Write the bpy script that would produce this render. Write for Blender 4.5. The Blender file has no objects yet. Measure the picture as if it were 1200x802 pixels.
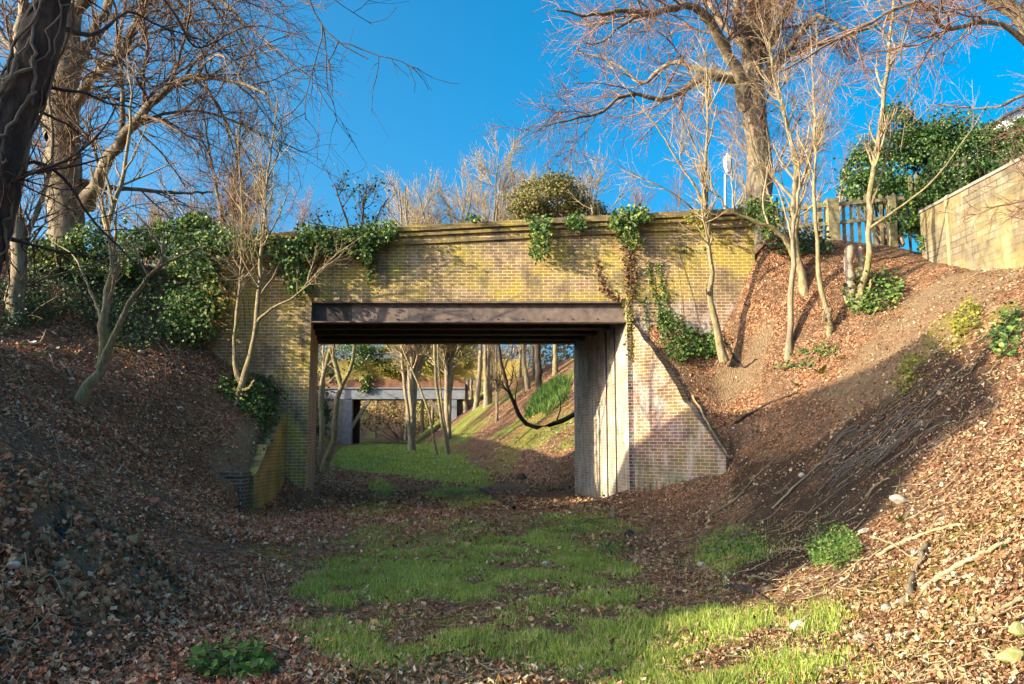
import bpy, math
import numpy as np
from math import radians
RS = np.random.RandomState
C = bpy.context.scene.collection

# ------------------------------------------------------------------ camera numbers
F, CX, CY, HC = 933.0, 600.0, 401.0, 1.62
PITCH = math.atan(113/933)
cp, sp = math.cos(PITCH), math.sin(PITCH)
def ray(u, v):
    dx, dy = (u-CX)/F, (CY-v)/F
    return np.array([dx, cp-dy*sp, sp+dy*cp])
def P(u, v, Y):
    d = ray(u, v); t = Y/d[1]
    return np.array([d[0]*t, Y, HC+d[2]*t])
def proj(p):
    p = np.atleast_2d(p)
    x, y, z = p[:, 0], p[:, 1], p[:, 2]-HC
    d = y*cp+z*sp; h = -y*sp+z*cp
    d = np.where(d < .05, .05, d)
    return CX+F*x/d, CY-F*h/d

# ------------------------------------------------------------------ value noise
def hash2(i, j, s):
    n = (i*374761393 + j*668265263 + s*1442695041) & 0xffffffff
    n = ((n ^ (n >> 13))*1274126177) & 0xffffffff
    return ((n ^ (n >> 16)) & 0xffff)/65535.0
def vnoise(x, y, s=0):
    x = np.asarray(x, float); y = np.asarray(y, float)
    i = np.floor(x).astype(np.int64); j = np.floor(y).astype(np.int64)
    fx = x-i; fy = y-j
    fx = fx*fx*(3-2*fx); fy = fy*fy*(3-2*fy)
    a = hash2(i, j, s); b = hash2(i+1, j, s); c = hash2(i, j+1, s); d = hash2(i+1, j+1, s)
    return (a*(1-fx)+b*fx)*(1-fy)+(c*(1-fx)+d*fx)*fy
def fbm(x, y, s=0, o=4):
    r = 0; a = .5; t = 0
    for k in range(o):
        r = r+a*vnoise(np.asarray(x)*2**k, np.asarray(y)*2**k, s+k*7); t += a; a *= .5
    return r/t
def sstep(a, b, x):
    t = np.clip((x-a)/(b-a), 0, 1); return t*t*(3-2*t)

# ------------------------------------------------------------------ terrain
class TPS:
    def __init__(s, pts, lam=.02):
        p = np.array(pts, float); s.xy = p[:, :2]; n = len(p)
        d = np.linalg.norm(s.xy[:, None]-s.xy[None], axis=2)
        K = np.where(d > 0, d**2*np.log(d+1e-9), 0)+lam*np.eye(n)
        Q = np.c_[np.ones(n), s.xy]
        A = np.block([[K, Q], [Q.T, np.zeros((3, 3))]])
        s.w = np.linalg.solve(A, np.r_[p[:, 2], 0, 0, 0])
    def __call__(s, x, y):
        sh = np.shape(x); x = np.ravel(x); y = np.ravel(y); out = np.empty(len(x))
        for a in range(0, len(x), 20000):
            q = np.c_[x[a:a+20000], y[a:a+20000]]
            d = np.linalg.norm(q[:, None]-s.xy[None], axis=2)
            out[a:a+20000] = np.where(d > 0, d**2*np.log(d+1e-9), 0)@s.w[:-3]+s.w[-3]+q@s.w[-2:]
        return out.reshape(sh)
Y0, Y1, SK = 19.4, 24.1, -.2026          # bridge front, back, skew
JL, JR = -4.95, 2.83                     # jambs at the front
WR0, WR1 = (2.95, 19.4), (4.72, 17.75)   # wing wall beside the lit bank
WL0, WL1 = (-5.45, 19.4), (-5.5, 17.2)   # wing wall under the ivied bank
track = [(-2, -12, 0), (1, -12, 0), (-2, 0, 0), (1.4, 0, 0), (-2.2, 5, .02), (0, 5, 0), (1.7, 5, .02), (-2.6, 8, .02), (0, 8, 0), (2.1, 8, .03),
         (-3, 11, .02), (0, 11, 0), (2.5, 11, .04), (-3.8, 14, .0), (0, 14, 0), (2.8, 14, .05), (-4.6, 16.5, -.03), (-2, 17, -.02), (1, 17, .0), (2.6, 17, .06),
         (-4.7, 19, -.02), (-2, 19.5, 0), (1, 19.5, 0), (2.6, 19.2, .1)]
rbank = [(3.0, 5, .5), (4.3, 5, 1.4), (6, 5, 2.5), (10, 5, 4.0), (2.9, 8, .32), (4, 8, 1.05), (5.3, 8, 1.95), (7, 8, 3.0), (10, 8, 4.4),
         (3.3, 11, .3), (4.4, 11, 1.05), (6, 11, 2.2), (8, 11, 3.7), (10.5, 11, 4.5), (3.6, 13.5, .3), (5.6, 13, 1.8), (8.4, 13, 4.15), (12, 13, 4.9),
         (3.9, 15.5, .3), (5.2, 15.5, 1.2), (6.6, 15.5, 2.4), (9.2, 16, 4.75), (10.3, 16, 5.08), (10.3, 19.2, 5.95), (6.5, 17.5, 3.0), (8.0, 18.0, 4.7), (10.8, 20.5, 6.4), (14, 18, 6.2), (16, 24, 6.8), (22, 14, 6.5), (22, 4, 5.2),
         (8.2, 20.6, 6.8), (9.6, 20.8, 6.75), (7.2, 19.4, 6.35), (6.9, 22.5, 6.4), (10, 24, 6.6), (5, -6, 1.8), (10, -6, 4), (22, -8, 5)]
rfront = [(3.4, 18.4, .16), (3.9, 17.7, .35), (4.4, 17.2, .55), (4.5, 17.5, .6), (3.0, 19.0, .12)]
rback = [(4.9, 17.85, 1.2), (4.3, 18.6, 2.5), (3.7, 19.15, 3.6), (3.3, 19.4, 4.2), (4.9, 19.4, 3.85), (5.4, 18.6, 2.9), (6.04, 19.4, 6.0), (5.6, 17.6, 1.9), (5.2, 17.0, 1.35)]
lbank = [(-3.1, 7.3, .26), (-3.3, 6.2, .1), (-3.7, 5.7, .18), (-3.9, 6, .45), (-4.5, 7, 1.5), (-3.9, 7.2, .95), (-5.5, 7, 1.95), (-8, 6.5, 2.5), (-12, 6, 3.4), (-6, 2, 1.3), (-10, 2, 2.4), (-15, 1, 3.0), (-24, 0, 3.4), (-3.4, 3, .1), (-6, -8, 1.0), (-14, -8, 2.6),
         (-4.0, 9.2, .26), (-5.2, 9, .95), (-6.4, 9.4, 1.6), (-4.4, 11, .4), (-5.6, 10.6, 1.1), (-7.7, 12, 2.3), (-10, 12, 3.6), (-5.4, 13.2, .75), (-6.6, 13, 1.4), (-8.2, 15, 2.5), (-10, 14.6, 3.5),
         (-5.6, 15.2, .35), (-7, 15.6, 1.6), (-7.7, 18, 3.1), (-9.2, 18, 3.8), (-10.9, 17, 3.9), (-11, 19.5, 5.9), (-10.5, 21, 6.6), (-13, 21.5, 7.0), (-13, 16.8, 5.1), (-13, 14.8, 4.1), (-9, 19.4, 4.7), (-8, 19.4, 4.2), (-14.5, 19, 6.6), (-20, 20, 6.6), (-22, 12, 5.0), (-16, 12, 4.6), (-30, 16, 6.2), (-30, 4, 4.5), (-16, 24, 6.3), (-10, 23.5, 6.0)]
lfront = [(-5.2, 18.6, -.02), (-5.3, 17.6, -.02), (-5.7, 16.8, .15)]
lback = [(-5.9, 17.3, 1.05), (-5.7, 17.6, 1.25), (-5.75, 18.4, 2.0), (-5.6, 18.9, 2.3), (-6.3, 18.5, 2.55), (-6.1, 19.4, 3.0), (-6.97, 19.4, 3.4), (-6.6, 17.4, 1.6), (-5.6, 19.3, 2.6)]
base = track+rbank+lbank
TA = TPS(base+rfront+lfront); TB = TPS(base+rback+lback)
def wing_d(x, y, a, b, sgn):
    dx, dy = b[0]-a[0], b[1]-a[1]; L = math.hypot(dx, dy)
    nx, ny = -dy/L*sgn, dx/L*sgn
    return (x-a[0])*nx+(y-a[1])*ny, ((x-a[0])*dx+(y-a[1])*dy)/L, L
def axis(y): return -1.06+SK*(y-Y0)
def cutting(x, y):
    a = x-axis(y)
    g = .022*np.clip(y-27, 0, 60)
    hw = 3.7+.35*vnoise(y*.13, x*0+1.5, 5)
    top = 6.3+.02*np.clip(y-24, 0, 60)
    s = np.where(a > 0, .72, .78)
    b = np.clip(np.abs(a)-hw, 0, None)*s
    b = b+.25*np.clip(b-.2, 0, 1)*(fbm(x*.4, y*.4, 9)-.5)*2
    r = top-np.log1p(np.exp(np.clip((top-b)*3, -40, 40)))/3
    return g+np.clip(r, 0, None)+sstep(96, 125, y)*np.clip(9-np.clip(r, 0, 9), 0, 9)
def H0(x, y):
    x = np.asarray(x, float); y = np.asarray(y, float)
    A = TA(x, y); B = TB(x, y)
    dr, s, L = wing_d(x, y, WR0, WR1, 1.0)
    wr = sstep(.06, .2, dr)*(x > 1)
    dl, s2, L2 = wing_d(x, y, WL0, WL1, -1.0)
    wl = sstep(.06, .2, dl)*(x < -3)
    w = np.clip(wr+wl, 0, 1)
    front = A*(1-w)+B*w
    # flat floor of the old line between the toes, and gentle plateaus on top
    front = np.maximum(front, -.05)
    front = np.where(front > 6.7, 6.7+(front-6.7)*.4, front)
    front = np.where(np.abs(x) > 24, np.minimum(front, 7), front)
    ax = x-SK*(y-Y0)
    road = 6.22+.0*x
    inside = sstep(JL-.75, JL-.55, ax)*(1-sstep(JR+.55, JR+.75, ax))
    mid = np.maximum(road*(1-inside), 0)
    mid = np.where(x > 6.6, np.maximum(mid, np.minimum(front, 7.0)), mid)
    lw_ = sstep(-7.5, -7.7, -(-x)) if False else 1-sstep(-7.75, -7.5, x)
    ty = sstep(Y0, 21.8, y)
    mid = mid*(1-lw_)+lw_*(np.minimum(front, 7.2)*(1-ty)+6.22*ty)
    back = cutting(x, y)
    h = np.where(y < Y0+.15, front, np.where(y < Y1-.1, mid, 0))
    t2 = sstep(Y1-.1, Y1+.1, y)
    return np.where(y >= Y1-.1, mid*(1-t2)+back*t2, h)
def H(x, y):
    h = H0(x, y)
    n = (fbm(np.asarray(x)*.9+3, np.asarray(y)*.9, 21, 5)-.5)*.34*sstep(-.02, .5, h)+(fbm(np.asarray(x)*2.2, np.asarray(y)*2.2, 31, 3)-.5)*.07
    md = np.exp(-(((np.asarray(x)+4.1)/1.1)**2+((np.asarray(y)-7.1)/1.3)**2))
    n = n+md*(np.abs(fbm(np.asarray(x)*2.1, np.asarray(y)*2.1, 41, 4)-.5)*-1.5+.12+(fbm(np.asarray(x)*5, np.asarray(y)*5, 43, 3)-.5)*.3)
    return h+n
def nrm(x, y, e=.12):
    hx = (H0(x+e, y)-H0(x-e, y))/(2*e); hy = (H0(x, y+e)-H0(x, y-e))/(2*e)
    n = np.stack([-hx, -hy, np.ones_like(hx)], -1)
    return n/np.linalg.norm(n, axis=-1, keepdims=True)
def G(u, v, ymax=120.):
    d = ray(u, v); d = d/d[1]
    ys = np.r_[np.arange(3, 26, .05), np.arange(26, ymax, .25)]
    p = np.array([0, 0, HC])[None]+ys[:, None]*d[None]
    below = p[:, 2] < H(p[:, 0], p[:, 1])
    k = np.argmax(below) if below.any() else len(ys)-1
    q = p[k].copy(); q[2] = float(H(q[0:1], q[1:2])[0]); return q

# ------------------------------------------------------------------ mesh helpers
def mk(name, V, Fs, mat, parent=None, smooth=True, uv=False, attr=None, mi=None):
    V = np.asarray(V, np.float32).reshape(-1, 3)
    org = np.zeros(3, np.float32); q_ = parent
    while q_ is not None: org = org+np.array(q_.location, np.float32); q_ = q_.parent
    V = V-org
    if not isinstance(Fs, list): Fs = [Fs]
    Fs = [np.asarray(f, np.int32) for f in Fs if len(f)]
    me = bpy.data.meshes.new(name)
    nl = sum(f.size for f in Fs); nf = sum(len(f) for f in Fs)
    me.vertices.add(len(V)); me.vertices.foreach_set('co', V.ravel())
    me.loops.add(nl); me.loops.foreach_set('vertex_index', np.concatenate([f.ravel() for f in Fs]))
    me.polygons.add(nf)
    tot = np.concatenate([np.full(len(f), f.shape[1]) for f in Fs])
    me.polygons.foreach_set('loop_start', np.r_[0, np.cumsum(tot)[:-1]].astype(np.int32))
    me.update(calc_edges=True)
    mats = mat if isinstance(mat, (list, tuple)) else [mat]
    for m in mats: me.materials.append(m)
    if mi is not None: me.polygons.foreach_set('material_index', np.asarray(mi, np.int32))
    me.polygons.foreach_set('use_smooth', np.full(nf, bool(smooth)))
    if uv:
        W = V+org
        co = []
        for f in Fs:
            q = W[f]
            n = np.cross(q[:, 1]-q[:, 0], q[:, 2]-q[:, 0]); n /= np.linalg.norm(n, axis=1, keepdims=True)+1e-12
            flat = np.abs(n[:, 2]) > .8
            t = np.stack([-n[:, 1], n[:, 0]], -1); t /= np.linalg.norm(t, axis=1, keepdims=True)+1e-9
            sg = np.where(np.abs(t[:, 0]) > np.abs(t[:, 1]), np.sign(t[:, 0]), np.sign(t[:, 1])); t *= sg[:, None]
            uu = np.where(flat[:, None], q[:, :, 0], q[:, :, 0]*t[:, None, 0]+q[:, :, 1]*t[:, None, 1])
            vv = np.where(flat[:, None], q[:, :, 1], q[:, :, 2])
            co.append(np.stack([uu, vv], -1).reshape(-1, 2))
        l = me.uv_layers.new(name='UVMap'); l.data.foreach_set('uv', np.concatenate(co).astype(np.float32).ravel())
    if attr is not None:
        a = me.color_attributes.new('Mask', 'FLOAT_COLOR', 'POINT'); a.data.foreach_set('color', np.asarray(attr, np.float32).ravel())
    me.validate()
    o = bpy.data.objects.new(name, me); C.objects.link(o)
    if parent is not None: o.parent = parent
    return o
def tag(o, label=None, cat=None, group=None, kind=None):
    if label: o['label'] = label
    if cat: o['category'] = cat
    if group: o['group'] = group
    if kind: o['kind'] = kind
    return o
def empty(name, loc, label, cat, group=None):
    o = bpy.data.objects.new(name, None); o.location = [float(a) for a in loc]; C.objects.link(o)
    o.empty_display_size = .2
    return tag(o, label, cat, group)
class MB:
    def __init__(s): s.V = []; s.Q = []; s.T = []; s.n = 0
    def add(s, V, Q=(), T=()):
        V = np.asarray(V, float).reshape(-1, 3)
        if len(Q): s.Q.append(np.asarray(Q)+s.n)
        if len(T): s.T.append(np.asarray(T)+s.n)
        s.V.append(V); s.n += len(V); return s
    def box(s, x0, x1, y0, y1, z0, z1):
        V = [(x, y, z) for z in (z0, z1) for y in (y0, y1) for x in (x0, x1)]
        return s.add(V, [(0, 2, 3, 1), (4, 5, 7, 6), (0, 1, 5, 4), (2, 6, 7, 3), (0, 4, 6, 2), (1, 3, 7, 5)])
    def hexa(s, b, t):
        """b, t: four corners, counter-clockwise seen from above"""
        return s.add(list(b)+list(t), [(3, 2, 1, 0), (4, 5, 6, 7), (0, 1, 5, 4), (1, 2, 6, 5), (2, 3, 7, 6), (3, 0, 4, 7)])
    def bar(s, a, b, w, d, up=(0, 0, 1)):
        a = np.array(a, float); b = np.array(b, float); t = (b-a)/np.linalg.norm(b-a); up = np.array(up, float)
        x = np.cross(t, up); x /= np.linalg.norm(x)+1e-9; y = np.cross(x, t)
        q = [a-x*w/2-y*d/2, a+x*w/2-y*d/2, a+x*w/2+y*d/2, a-x*w/2+y*d/2]
        return s.add(q+[p+(b-a) for p in q], [(0, 1, 2, 3)[::-1], (4, 5, 6, 7), (0, 1, 5, 4), (1, 2, 6, 5), (2, 3, 7, 6), (3, 0, 4, 7)])
    def faces(s):
        out = []
        if s.Q: out.append(np.concatenate(s.Q))
        if s.T: out.append(np.concatenate(s.T))
        return out
    def build(s, name, mat, parent=None, **k):
        return mk(name, np.concatenate(s.V), s.faces(), mat, parent, **k)
def tube_batch(Pn, R, s):
    B, K, _ = Pn.shape
    T = np.gradient(Pn, axis=1); T /= np.linalg.norm(T, axis=2, keepdims=True)+1e-9
    ref = np.where(np.abs(T[:, :1, 2:3]) < .8, np.array([0, 0, 1.])[None, None], np.array([1., 0, 0])[None, None])
    N = np.cross(T, np.broadcast_to(ref, T.shape)); N /= np.linalg.norm(N, axis=2, keepdims=True)+1e-9
    Bn = np.cross(T, N)
    a = np.arange(s)/s*2*math.pi
    V = Pn[:, :, None]+R[:, :, None, None]*(np.cos(a)[None, None, :, None]*N[:, :, None]+np.sin(a)[None, None, :, None]*Bn[:, :, None])
    k = np.arange(K-1)[:, None]*s; j = np.arange(s)[None]
    q = np.stack([k+j, k+(j+1) % s, k+s+(j+1) % s, k+s+j], -1).reshape(-1, 4)
    Fq = (q[None]+(np.arange(B)*K*s)[:, None, None]).reshape(-1, 4)
    return V.reshape(-1, 3), Fq
def spline(pts, K):
    p = np.asarray(pts, float)
    if len(p) == 2: return p[0]+(p[1]-p[0])*np.linspace(0, 1, K)[:, None]
    q = np.vstack([2*p[0]-p[1], p, 2*p[-1]-p[-2]])
    seg = np.r_[0, np.cumsum(np.linalg.norm(np.diff(p, axis=0), axis=1))]
    out = []
    for t in np.linspace(0, seg[-1], K):
        i = min(np.searchsorted(seg, t, side='right')-1, len(p)-2)
        f = (t-seg[i])/(seg[i+1]-seg[i]+1e-9)
        a, b, c, d = q[i], q[i+1], q[i+2], q[i+3]
        out.append(.5*((2*b)+(-a+c)*f+(2*a-5*b+4*c-d)*f*f+(-a+3*b-3*c+d)*f**3))
    return np.array(out)
def grow(PP, RR, n, rng, tr, ang, L, K, rr, wig, up, rmin, rmax=9, lw=1.35, fall=.45, droop=0):
    """n child branches from the parent branches PP (B,K,3) with radii RR"""
    B, Kp, _ = PP.shape
    ln = np.linalg.norm(np.diff(PP, axis=1), axis=2).sum(1)
    w = ln**lw; idx = rng.choice(B, n, p=w/w.sum())
    t = rng.uniform(tr[0], tr[1], n)*(Kp-1); i = np.clip(t.astype(int), 0, Kp-2); f = (t-i)[:, None]
    p = PP[idx, i]*(1-f)+PP[idx, i+1]*f
    T = PP[idx, i+1]-PP[idx, i]; T /= np.linalg.norm(T, axis=1, keepdims=True)+1e-9
    r0 = RR[idx, i]*(1-f[:, 0])+RR[idx, i+1]*f[:, 0]
    rnd = rng.normal(size=(n, 3)); rnd -= (rnd*T).sum(1, keepdims=True)*T; rnd /= np.linalg.norm(rnd, axis=1, keepdims=True)+1e-9
    a = np.radians(np.clip(rng.normal(ang[0], ang[1], n), 8, 110))[:, None]
    d = np.cos(a)*T+np.sin(a)*rnd
    le = L*rng.uniform(.45, 1.2, n)*(1-fall*t/(Kp-1))*np.clip(ln[idx]/(np.median(ln)+1e-6), .35, 1.15); st = (le/(K-1))[:, None]
    pts = [p]; 
    for k in range(K-1):
        d = d+rng.normal(size=(n, 3))*wig+np.array([0, 0, up])+np.array([0, 0, -droop*k/K]); d /= np.linalg.norm(d, axis=1, keepdims=True)
        pts.append(pts[-1]+d*st)
    rs = np.clip(r0*rr, rmin, rmax); tp = np.linspace(1, .35, K)[None]
    return np.stack(pts, 1), np.maximum(rs[:, None]*tp, rmin*.6)
def tree(name, label, cat, stems, levels, mt, mc, seed=1, group=None, sides=9, cap=False, crown='crown'):
    """stems: (points in 3-D, r0, r1); levels: keyword dicts for grow"""
    rng = RS(seed)
    b = np.asarray(stems[0][0][0], float)
    o = empty(name, b, label, cat, group)
    m = MB(); K = 22; PP = []; RR = []
    for pts, r0, r1 in stems:
        p = spline(pts, K); ln = np.linalg.norm(p[-1]-p[0])
        off = rng.normal(size=(K, 3))*min(r0*.16, .03); off[0] = 0; p = p+off
        r = r0+(r1-r0)*np.linspace(0, 1, K)**.8
        r = r*(1+rng.normal(size=K)*.07); r[0] *= 1.45; r[1] *= 1.18
        PP.append(p); RR.append(r)
        V, q = tube_batch(p[None], r[None], sides); m.add(V, q)
        if cap:
            n0 = (K-1)*sides; m.add(V[n0:n0+sides], T=[(0, k, k+1) for k in range(1, sides-1)])
    m.build('trunk', mt, o)
    PP = np.array(PP); RR = np.array(RR)
    c = MB(); pools = {0: (PP, RR)}
    for li, lv in enumerate(levels):
        lv = dict(lv); s = lv.pop('s', 3); src = lv.pop('src', li)
        pa, ra = pools[src]
        q, r = grow(pa, ra, rng=rng, **lv); pools[li+1] = (q, r)
        V, f = tube_batch(q, r, s); c.add(V, f)
    if levels: c.build(crown, mc, o)
    return o, pools
# leaves: templates (verts, quads)
LEAF = (np.array([(0, 0, 0), (-.42, .28, .1), (-.3, .68, .12), (0, 1, 0), (.3, .68, .12), (.42, .28, .1)], float), np.array([(0, 3, 2, 1), (0, 5, 4, 3)]))
LITTER = (np.array([(0, 0, .0), (-.5, .2, .22), (-.34, .72, .16), (0, 1.05, .3), (.3, .8, .05), (.52, .3, .26)], float), np.array([(0, 3, 2, 1), (0, 5, 4, 3)]))
BLADE = (np.array([(-.5, 0, 0), (.5, 0, 0), (.42, .12, .5), (-.42, .12, .5), (.06, .4, .92), (-.06, .4, .92)], float), np.array([(0, 1, 2, 3), (3, 2, 4, 5)]))
def scatter(tmpl, pos, nor, size, rng, tilt=.4, zs=1.0, width=None, flatz=True):
    V0, F0 = tmpl; n = len(pos)
    nor = nor+rng.normal(size=(n, 3))*tilt; nor /= np.linalg.norm(nor, axis=1, keepdims=True)
    r = rng.normal(size=(n, 3)); X = np.cross(r, nor); X /= np.linalg.norm(X, axis=1, keepdims=True)+1e-9
    Yv = np.cross(nor, X)
    v = np.broadcast_to(V0[None], (n,)+V0.shape).copy()
    if width is not None: v[:, :, 0] *= np.asarray(width).reshape(-1, 1)
    v[:, :, 2] *= (rng.uniform(.2, 1.6, n) if flatz else np.ones(n))[:, None]*zs
    s = np.broadcast_to(np.asarray(size, float), (n,))
    W = pos[:, None]+s[:, None, None]*(v[:, :, :1]*X[:, None]+v[:, :, 1:2]*Yv[:, None]+v[:, :, 2:]*nor[:, None])
    f = (F0[None]+(np.arange(n)*len(V0))[:, None, None]).reshape(-1, F0.shape[1])
    return W.reshape(-1, 3), f
def inpoly(x, y, poly):
    x = np.asarray(x); c = np.zeros(x.shape, bool); n = len(poly)
    for i in range(n):
        x0, y0 = poly[i]; x1, y1 = poly[(i+1) % n]
        if y0 == y1: continue
        k = ((y0 > y) != (y1 > y)) & (x < (x1-x0)*(y-y0)/(y1-y0)+x0); c ^= k
    return c
def ground_poly(px):
    """a patch outlined on the photograph, as a polygon on the ground"""
    return [tuple(G(u, v)[:2]) for u, v in px]
def pts_in(poly, n, rng):
    p = np.array(poly); lo, hi = p.min(0), p.max(0); out = []
    tot = 0
    while tot < n:
        q = rng.uniform(lo, hi, (n*2, 2)); q = q[inpoly(q[:, 0], q[:, 1], poly)]
        out.append(q); tot += len(q)
        if len(q) == 0: break
    q = np.concatenate(out)[:n]
    return np.c_[q, H(q[:, 0], q[:, 1])]

# ------------------------------------------------------------------ materials
def new(name):
    m = bpy.data.materials.new(name); m.use_nodes = True
    nt = m.node_tree; b = nt.nodes['Principled BSDF']; b.inputs['Specular IOR Level'].default_value = .25
    return m, nt, b
def N(nt, t, **k):
    n = nt.nodes.new(t)
    for a, v in k.items():
        if a.startswith('i_'): n.inputs[a[2:].replace('_', ' ')].default_value = v
        else: setattr(n, a, v)
    return n
def ramp(nt, src, stops, interp='LINEAR'):
    r = nt.nodes.new('ShaderNodeValToRGB'); cr = r.color_ramp; cr.interpolation = interp
    while len(cr.elements) < len(stops): cr.elements.new(.5)
    for e, (p, c) in zip(cr.elements, stops):
        e.position = p; e.color = (c if len(c) == 4 else (*c, 1)) if not isinstance(c, (int, float)) else (c, c, c, 1)
    nt.links.new(src, r.inputs[0]); return r.outputs[0]
def mix(nt, fac, a, b, mode='MIX'):
    n = nt.nodes.new('ShaderNodeMix'); n.data_type = 'RGBA'; n.blend_type = mode
    for s, v in ((n.inputs[0], fac), (n.inputs[6], a), (n.inputs[7], b)):
        if hasattr(v, 'is_output'): nt.links.new(v, s)
        elif isinstance(v, (int, float)): s.default_value = v
        else: s.default_value = (*v, 1)
    return n.outputs[2]
def math_(nt, op, a, b=0.):
    n = nt.nodes.new('ShaderNodeMath'); n.operation = op
    for s, v in zip(n.inputs, (a, b)):
        if hasattr(v, 'is_output'): nt.links.new(v, s)
        else: s.default_value = v
    return n.outputs[0]
def coord(nt, which='Object', scale=(1, 1, 1)):
    t = nt.nodes.new('ShaderNodeTexCoord'); m = nt.nodes.new('ShaderNodeMapping'); m.inputs['Scale'].default_value = scale
    nt.links.new(t.outputs[which], m.inputs[0]); return m.outputs[0]
def noise(nt, vec, scale, detail=4, rough=.6, out=0):
    n = N(nt, 'ShaderNodeTexNoise'); n.inputs['Scale'].default_value = scale; n.inputs['Detail'].default_value = detail; n.inputs['Roughness'].default_value = rough
    nt.links.new(vec, n.inputs['Vector']); return n.outputs[out]
def bump(nt, b, h, strength, dist=.02):
    n = N(nt, 'ShaderNodeBump'); n.inputs['Strength'].default_value = strength; n.inputs['Distance'].default_value = dist
    nt.links.new(h, n.inputs['Height']); nt.links.new(n.outputs[0], b.inputs['Normal'])
def leafmat(name, stops, rough=.6, trans=.25, spec=.3):
    m, nt, b = new(name)
    g = N(nt, 'ShaderNodeNewGeometry'); col = ramp(nt, g.outputs['Random Per Island'], stops)
    hs = noise(nt, coord(nt, 'Object'), 1.3, 2); col = mix(nt, .35, col, ramp(nt, hs, [(.3, (.35, .35, .35)), (.7, (1.3, 1.3, 1.3))]), 'MULTIPLY')
    nt.links.new(col, b.inputs['Base Color']); b.inputs['Roughness'].default_value = rough; b.inputs['Specular IOR Level'].default_value = spec
    if trans:
        t = N(nt, 'ShaderNodeBsdfTranslucent'); nt.links.new(col, t.inputs[0])
        x = N(nt, 'ShaderNodeMixShader'); x.inputs[0].default_value = trans
        nt.links.new(b.outputs[0], x.inputs[1]); nt.links.new(t.outputs[0], x.inputs[2])
        nt.links.new(x.outputs[0], nt.nodes['Material Output'].inputs[0])
    return m
def bark(name, c0, c1, c2, scale=9, moss=.0):
    m, nt, b = new(name); v = coord(nt, 'Object', (1, 1, .28))
    n = noise(nt, v, scale, 6, .75); col = ramp(nt, n, [(.33, c0), (.5, c1), (.68, c2)]); col = mix(nt, .7, col, ramp(nt, noise(nt, coord(nt), 1.6, 5, .7), [(.3, (.5, .48, .45)), (.7, (1.15, 1.12, 1.05))]), 'MULTIPLY')
    if moss:
        k = ramp(nt, noise(nt, coord(nt), 1.7, 3), [(.45, 0.), (.7, moss)]); col = mix(nt, k, col, (.16, .16, .035))
    nt.links.new(col, b.inputs['Base Color']); b.inputs['Roughness'].default_value = .85; bump(nt, b, n, .8, .03); return m
def brick(name, c1, c2, mortar, lichen=0., soot=0., white=0., moss=0., msize=.0075, wet=None):
    m, nt, b = new(name)
    uv = coord(nt, 'UV')
    w = noise(nt, uv, 3.0, 3, .6, 1)
    jig = N(nt, 'ShaderNodeVectorMath', operation='SCALE'); nt.links.new(w, jig.inputs[0]); jig.inputs['Scale'].default_value = .02
    ad = N(nt, 'ShaderNodeVectorMath', operation='ADD'); nt.links.new(uv, ad.inputs[0]); nt.links.new(jig.outputs[0], ad.inputs[1])
    t = N(nt, 'ShaderNodeTexBrick'); nt.links.new(ad.outputs[0], t.inputs['Vector'])
    t.inputs['Scale'].default_value = 1; t.inputs['Brick Width'].default_value = .225; t.inputs['Row Height'].default_value = .078
    t.inputs['Mortar Size'].default_value = msize; t.inputs['Mortar Smooth'].default_value = .25; t.inputs['Bias'].default_value = -.1
    t.inputs['Color1'].default_value = (*c1, 1); t.inputs['Color2'].default_value = (*c2, 1); t.inputs['Mortar'].default_value = (*mortar, 1)
    col = t.outputs['Color']
    big = noise(nt, uv, .9, 5, .62); big2 = noise(nt, coord(nt, 'UV', (1.0, .6, 1)), 1.7, 5, .65); fine = noise(nt, uv, 38, 4, .7)
    col = mix(nt, .55, col, ramp(nt, fine, [(.25, (.45, .45, .45)), (.75, (1.35, 1.35, 1.35))]), 'MULTIPLY')
    col = mix(nt, .8, col, ramp(nt, noise(nt, uv, 2.6, 4), [(.3, (.62, .58, .55)), (.7, (1.2, 1.15, 1.1))]), 'MULTIPLY')
    if lichen: col = mix(nt, math_(nt, 'MULTIPLY', ramp(nt, big, [(.4, 0.), (.6, 1.)]), lichen), col, mix(nt, t.outputs['Fac'], (.36, .26, .035), (.6, .52, .2)))
    if soot: col = mix(nt, math_(nt, 'MULTIPLY', ramp(nt, big2, [(.5, 0.), (.64, 1.)]), soot), col, (.05, .045, .04))
    if soot: col = mix(nt, math_(nt, 'MULTIPLY', ramp(nt, noise(nt, coord(nt, 'UV', (3.2, .3, 1)), 1.3, 5, .7), [(.5, 0.), (.68, 1.)]), soot*.6), col, (.06, .052, .04))
    if white: col = mix(nt, math_(nt, 'MULTIPLY', ramp(nt, noise(nt, coord(nt, 'UV', (1.6, .45, 1)), 2.2, 6, .7), [(.5, 0.), (.66, 1.)]), white), col, (.62, .57, .52))
    if moss:
        sx = N(nt, 'ShaderNodeSeparateXYZ'); nt.links.new(uv, sx.inputs[0])
        low = ramp(nt, math_(nt, 'MULTIPLY', sx.outputs[1], .3), [(.0, 1.), (.5, 0.)])
        col = mix(nt, math_(nt, 'MULTIPLY', math_(nt, 'MULTIPLY', low, ramp(nt, noise(nt, uv, 1.9, 5), [(.38, 0.), (.6, 1.)])), moss), col, (.12, .15, .05))
    nt.links.new(col, b.inputs['Base Color']); b.inputs['Roughness'].default_value = .88
    h = math_(nt, 'SUBTRACT', math_(nt, 'MULTIPLY', fine, .5), t.outputs['Fac']); bump(nt, b, h, .7, .012)
    return m
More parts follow.
